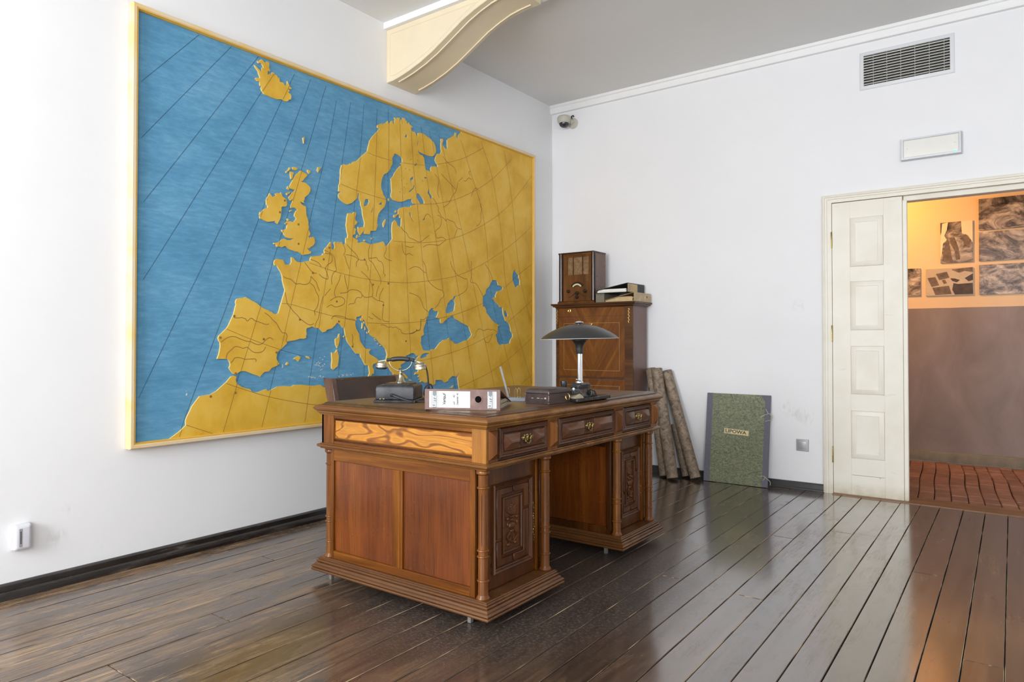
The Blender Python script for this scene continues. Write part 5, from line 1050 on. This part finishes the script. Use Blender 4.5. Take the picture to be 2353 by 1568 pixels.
em = thing('emergency_light', (-.4745, 5.42, 2.331), 0, 'flat grey-framed emergency light above the doorway', 'light'); P = WP(-.4745, 2.331)
MB().loft((-.649, -.300, 2.331, 2.4795), [(-.004, 0), (0, .002), (0, .030), (-.003, .034)], P).build('housing', MATS['steel_frame'], em)
MB().ringframe((-.634, -.315, 2.347, 2.465), [(0, .033), (.014, .033), (.012, .040), (.002, .040)], P).build('bezel', MATS['steel_frame'], em)
MB().loft((-.634, -.315, 2.347, 2.465), [(0, .033), (-.004, .0365), (-.02, .038)], P, cap0=False).build('diffuser', MATS['diffuser'], em)
for x in (-.612, -.337): MB().lathe([(.004, 0), (.004, .003), (0, .0035)], (0, 0, 0), 10, lambda a, b, c_: P(x + a, 2.406 + b, .0375 + c_)).build('screw', MATS['steel_frame'], em)
ng = NT('led_green'); ng.out((.02, .5, .2), .4); ng.b.inputs['Emission Color'].default_value = (.05, 1, .4, 1); ng.b.inputs['Emission Strength'].default_value = 2.5
MB().box(-.343, -.331, 2.349, 2.355, .0375, .0395, P).build('status_led', MATS['led_green'], em)
MB().box(-.503, -.461, 2.336, 2.3395, .040, .0408, P).build('name_plate', MATS['plastic_white'], em)

dc = thing('dome_camera', (-3.325, 5.42, 3.09), 0, 'beige dome security camera in the top corner', 'camera')
nk = NT('dome_smoke'); nk.out((.03, .03, .032), .05, 0, .6)
MB().lathe([(.045, 0), (.048, .006), (.040, .014), (0, .014)], (0, 0, 0), 24, lambda x, y, z: (x + .045, -z, y)).build('wall_plate', MATS['cam_beige'], dc)
m = MB(); m.tube([(.035, -.01, .01), (.02, -.04, .03), (.0, -.06, .035)], .022, 12); m.build('arm', MATS['cam_beige'], dc)
MB().lathe([(0, .062), (.030, .061), (.052, .055), (.060, .046), (.062, .036), (.060, .010), (.055, -.002), (.046, -.004), (0, -.004)], (-.005, -.085, 0), 32).build('camera_housing', MATS['cam_beige'], dc)
MB().lathe([(.045, -.003), (.044, -.018), (.038, -.032), (.026, -.043), (.012, -.048), (0, -.049)], (-.005, -.085, 0), 28).build('dome', MATS['dome_smoke'], dc)
MB().lathe([(.049, -.003), (.050, -.008), (.045, -.009)], (-.005, -.085, 0), 28).build('dome_ring', MATS['plastic_white'], dc)
m = MB(); m.tube([(.03, -.012, .045), (.035, -.02, .065), (.045, -.012, .072), (.052, -.004, .062)], .006, 8); m.build('cable', MATS['rubber_black'], dc)

se = thing('wall_sensor', (X0, 1.170, .192), 0, 'small white wall sensor low on the map wall', 'sensor')
SP = lambda u, v, w: (w, u, v)
MB().loft((-.034, .034, .0, .110), [(-.003, 0), (0, .003), (0, .014)], SP).build('back_shell', MATS['plastic_white'], se, .006, bseg=2)
MB().loft((-.034, .034, .0, .110), [(-.0005, .0148), (-.001, .030), (-.004, .038), (-.010, .042), (-.016, .043)], SP).build('front_shell', MATS['plastic_white'], se, .005, bseg=2)
MB().box(-.016, -.004, .016, .094, .0428, .0436, SP).build('window_strip', MATS['plastic_grey'], se)
m = MB()
for k in range(9): m.box(-.012, -.008, .030 + k * .006, .0345 + k * .006, .0435, .0440, SP)
m.build('printed_label', MATS['ink_black'], se)
# ------------------------------------------------------------------ photographs in the corridor
def photomat(name, seed, scale, st, dist=2.0, stops=None):
    n = NT(name); v = n.coord((1, 1, 1.6), st, loc=(seed, seed * .7, 0)); f = n.noise(v, scale, 10, .74, dist * .45)
    n.out(n.ramp(f, stops or [(.34, (.018, .014, .012)), (.45, (.12, .098, .085)), (.53, (.33, .28, .24)), (.66, (.70, .62, .53))]), .35); return MATS[name]
photomat('print_rubble', 3, 5, (0, .3, 0)); photomat('print_ground', 11, 4, (0, -.2, 0)); photomat('print_stones', 23, 8, (0, .1, 0), 1.0); photomat('print_cloth', 31, 6, (0, 1.0, 0)); photomat('print_table', 41, 3, (0, .2, 0), .3, [(.3, (.42, .34, .24)), (.7, (.62, .52, .38))]); photomat('print_pile', 57, 9, (0, .7, 0))
plain('print_light', (.80, .70, .50), .5, var=.05); plain('print_dark', (.085, .06, .045), .5, var=.4, scale=20); plain('print_mid', (.20, .145, .10), .5, var=.5, scale=25)
def photo(x0, x1, z0, z1, mat, label):
    o = MB().box(0, x1 - x0, -.012, 0, 0, z1 - z0).build('photo_print', MATS[mat], None, .001); o.location = (x0, YF, z0)
    return tag(o, label, 'photograph', 'photographs on the corridor wall')
o = photo(-.582, -.336, 1.810, 2.180, 'print_cloth', 'upright monochrome photograph above the one with scattered snapshots')
m = MB(); m.prism([(.0, .20), (.015, .36), (.06, .37), (.05, .30), (.03, .25), (.05, .21), (.02, .18), (.01, .08), (.0, .04)], .0122, .0126, lambda u, v, w: (u, -w, v)); m.prism([(.16, .37), (.246, .37), (.246, .17), (.21, .24), (.165, .26)], .0122, .0126, lambda u, v, w: (u, -w, v)); m.build('bright_area', MATS['print_light'], o)
m = MB(); m.prism([(.07, .23), (.11, .23), (.14, .13), (.15, .03), (.12, .02), (.11, .1), (.08, .17)], .0122, .0127, lambda u, v, w: (u, -w, v)); m.prism([(.012, .02), (.03, .14), (.06, .22), (.07, .16), (.095, .0), (.05, .0)], .0122, .0127, lambda u, v, w: (u, -w, v)); m.prism([(.17, .24), (.195, .25), (.23, .18), (.22, .12), (.18, .17)], .0122, .0127, lambda u, v, w: (u, -w, v)); m.build('dark_area', MATS['print_mid'], o)
photo(-.905, -.742, 1.521, 1.776, 'print_pile', 'monochrome photograph half hidden by the door edge')
o = photo(-.699, -.336, 1.515, 1.762, 'print_table', 'monochrome photograph of snapshots scattered on a table')
m = MB()
for q in ([(.012, .165), (.075, .172), (.105, .095), (.045, .082)], [(.08, .20), (.165, .215), (.185, .16), (.105, .142)], [(.05, .075), (.18, .088), (.20, .012), (.075, .006)], [(.20, .235), (.36, .245), (.363, .20), (.30, .215), (.26, .20), (.21, .225)], [(.125, .14), (.15, .145), (.165, .11), (.14, .105)]): m.prism(q, .0122, .0127, lambda u, v, w: (u, -w, v))
m.build('dark_area', MATS['print_mid'], o)
m = MB(); m.prism([(.215, .11), (.25, .10), (.36, .105), (.363, .005), (.225, .005), (.205, .05)], .0122, .0127, lambda u, v, w: (u, -w, v)); m.prism([(.19, .155), (.23, .15), (.265, .135), (.24, .115), (.205, .13)], .0122, .0127, lambda u, v, w: (u, -w, v)); m.prism([(.30, .15), (.362, .19), (.362, .13), (.33, .12)], .0122, .0127, lambda u, v, w: (u, -w, v)); m.build('dark_area', MATS['print_dark'], o)
photo(-.290, .115, 2.083, 2.362, 'print_rubble', 'topmost of the three wide monochrome photographs')
photo(-.290, .115, 1.809, 2.068, 'print_ground', 'middle of the three wide monochrome photographs')
photo(-.290, .115, 1.511, 1.775, 'print_stones', 'lowest of the three wide monochrome photographs')
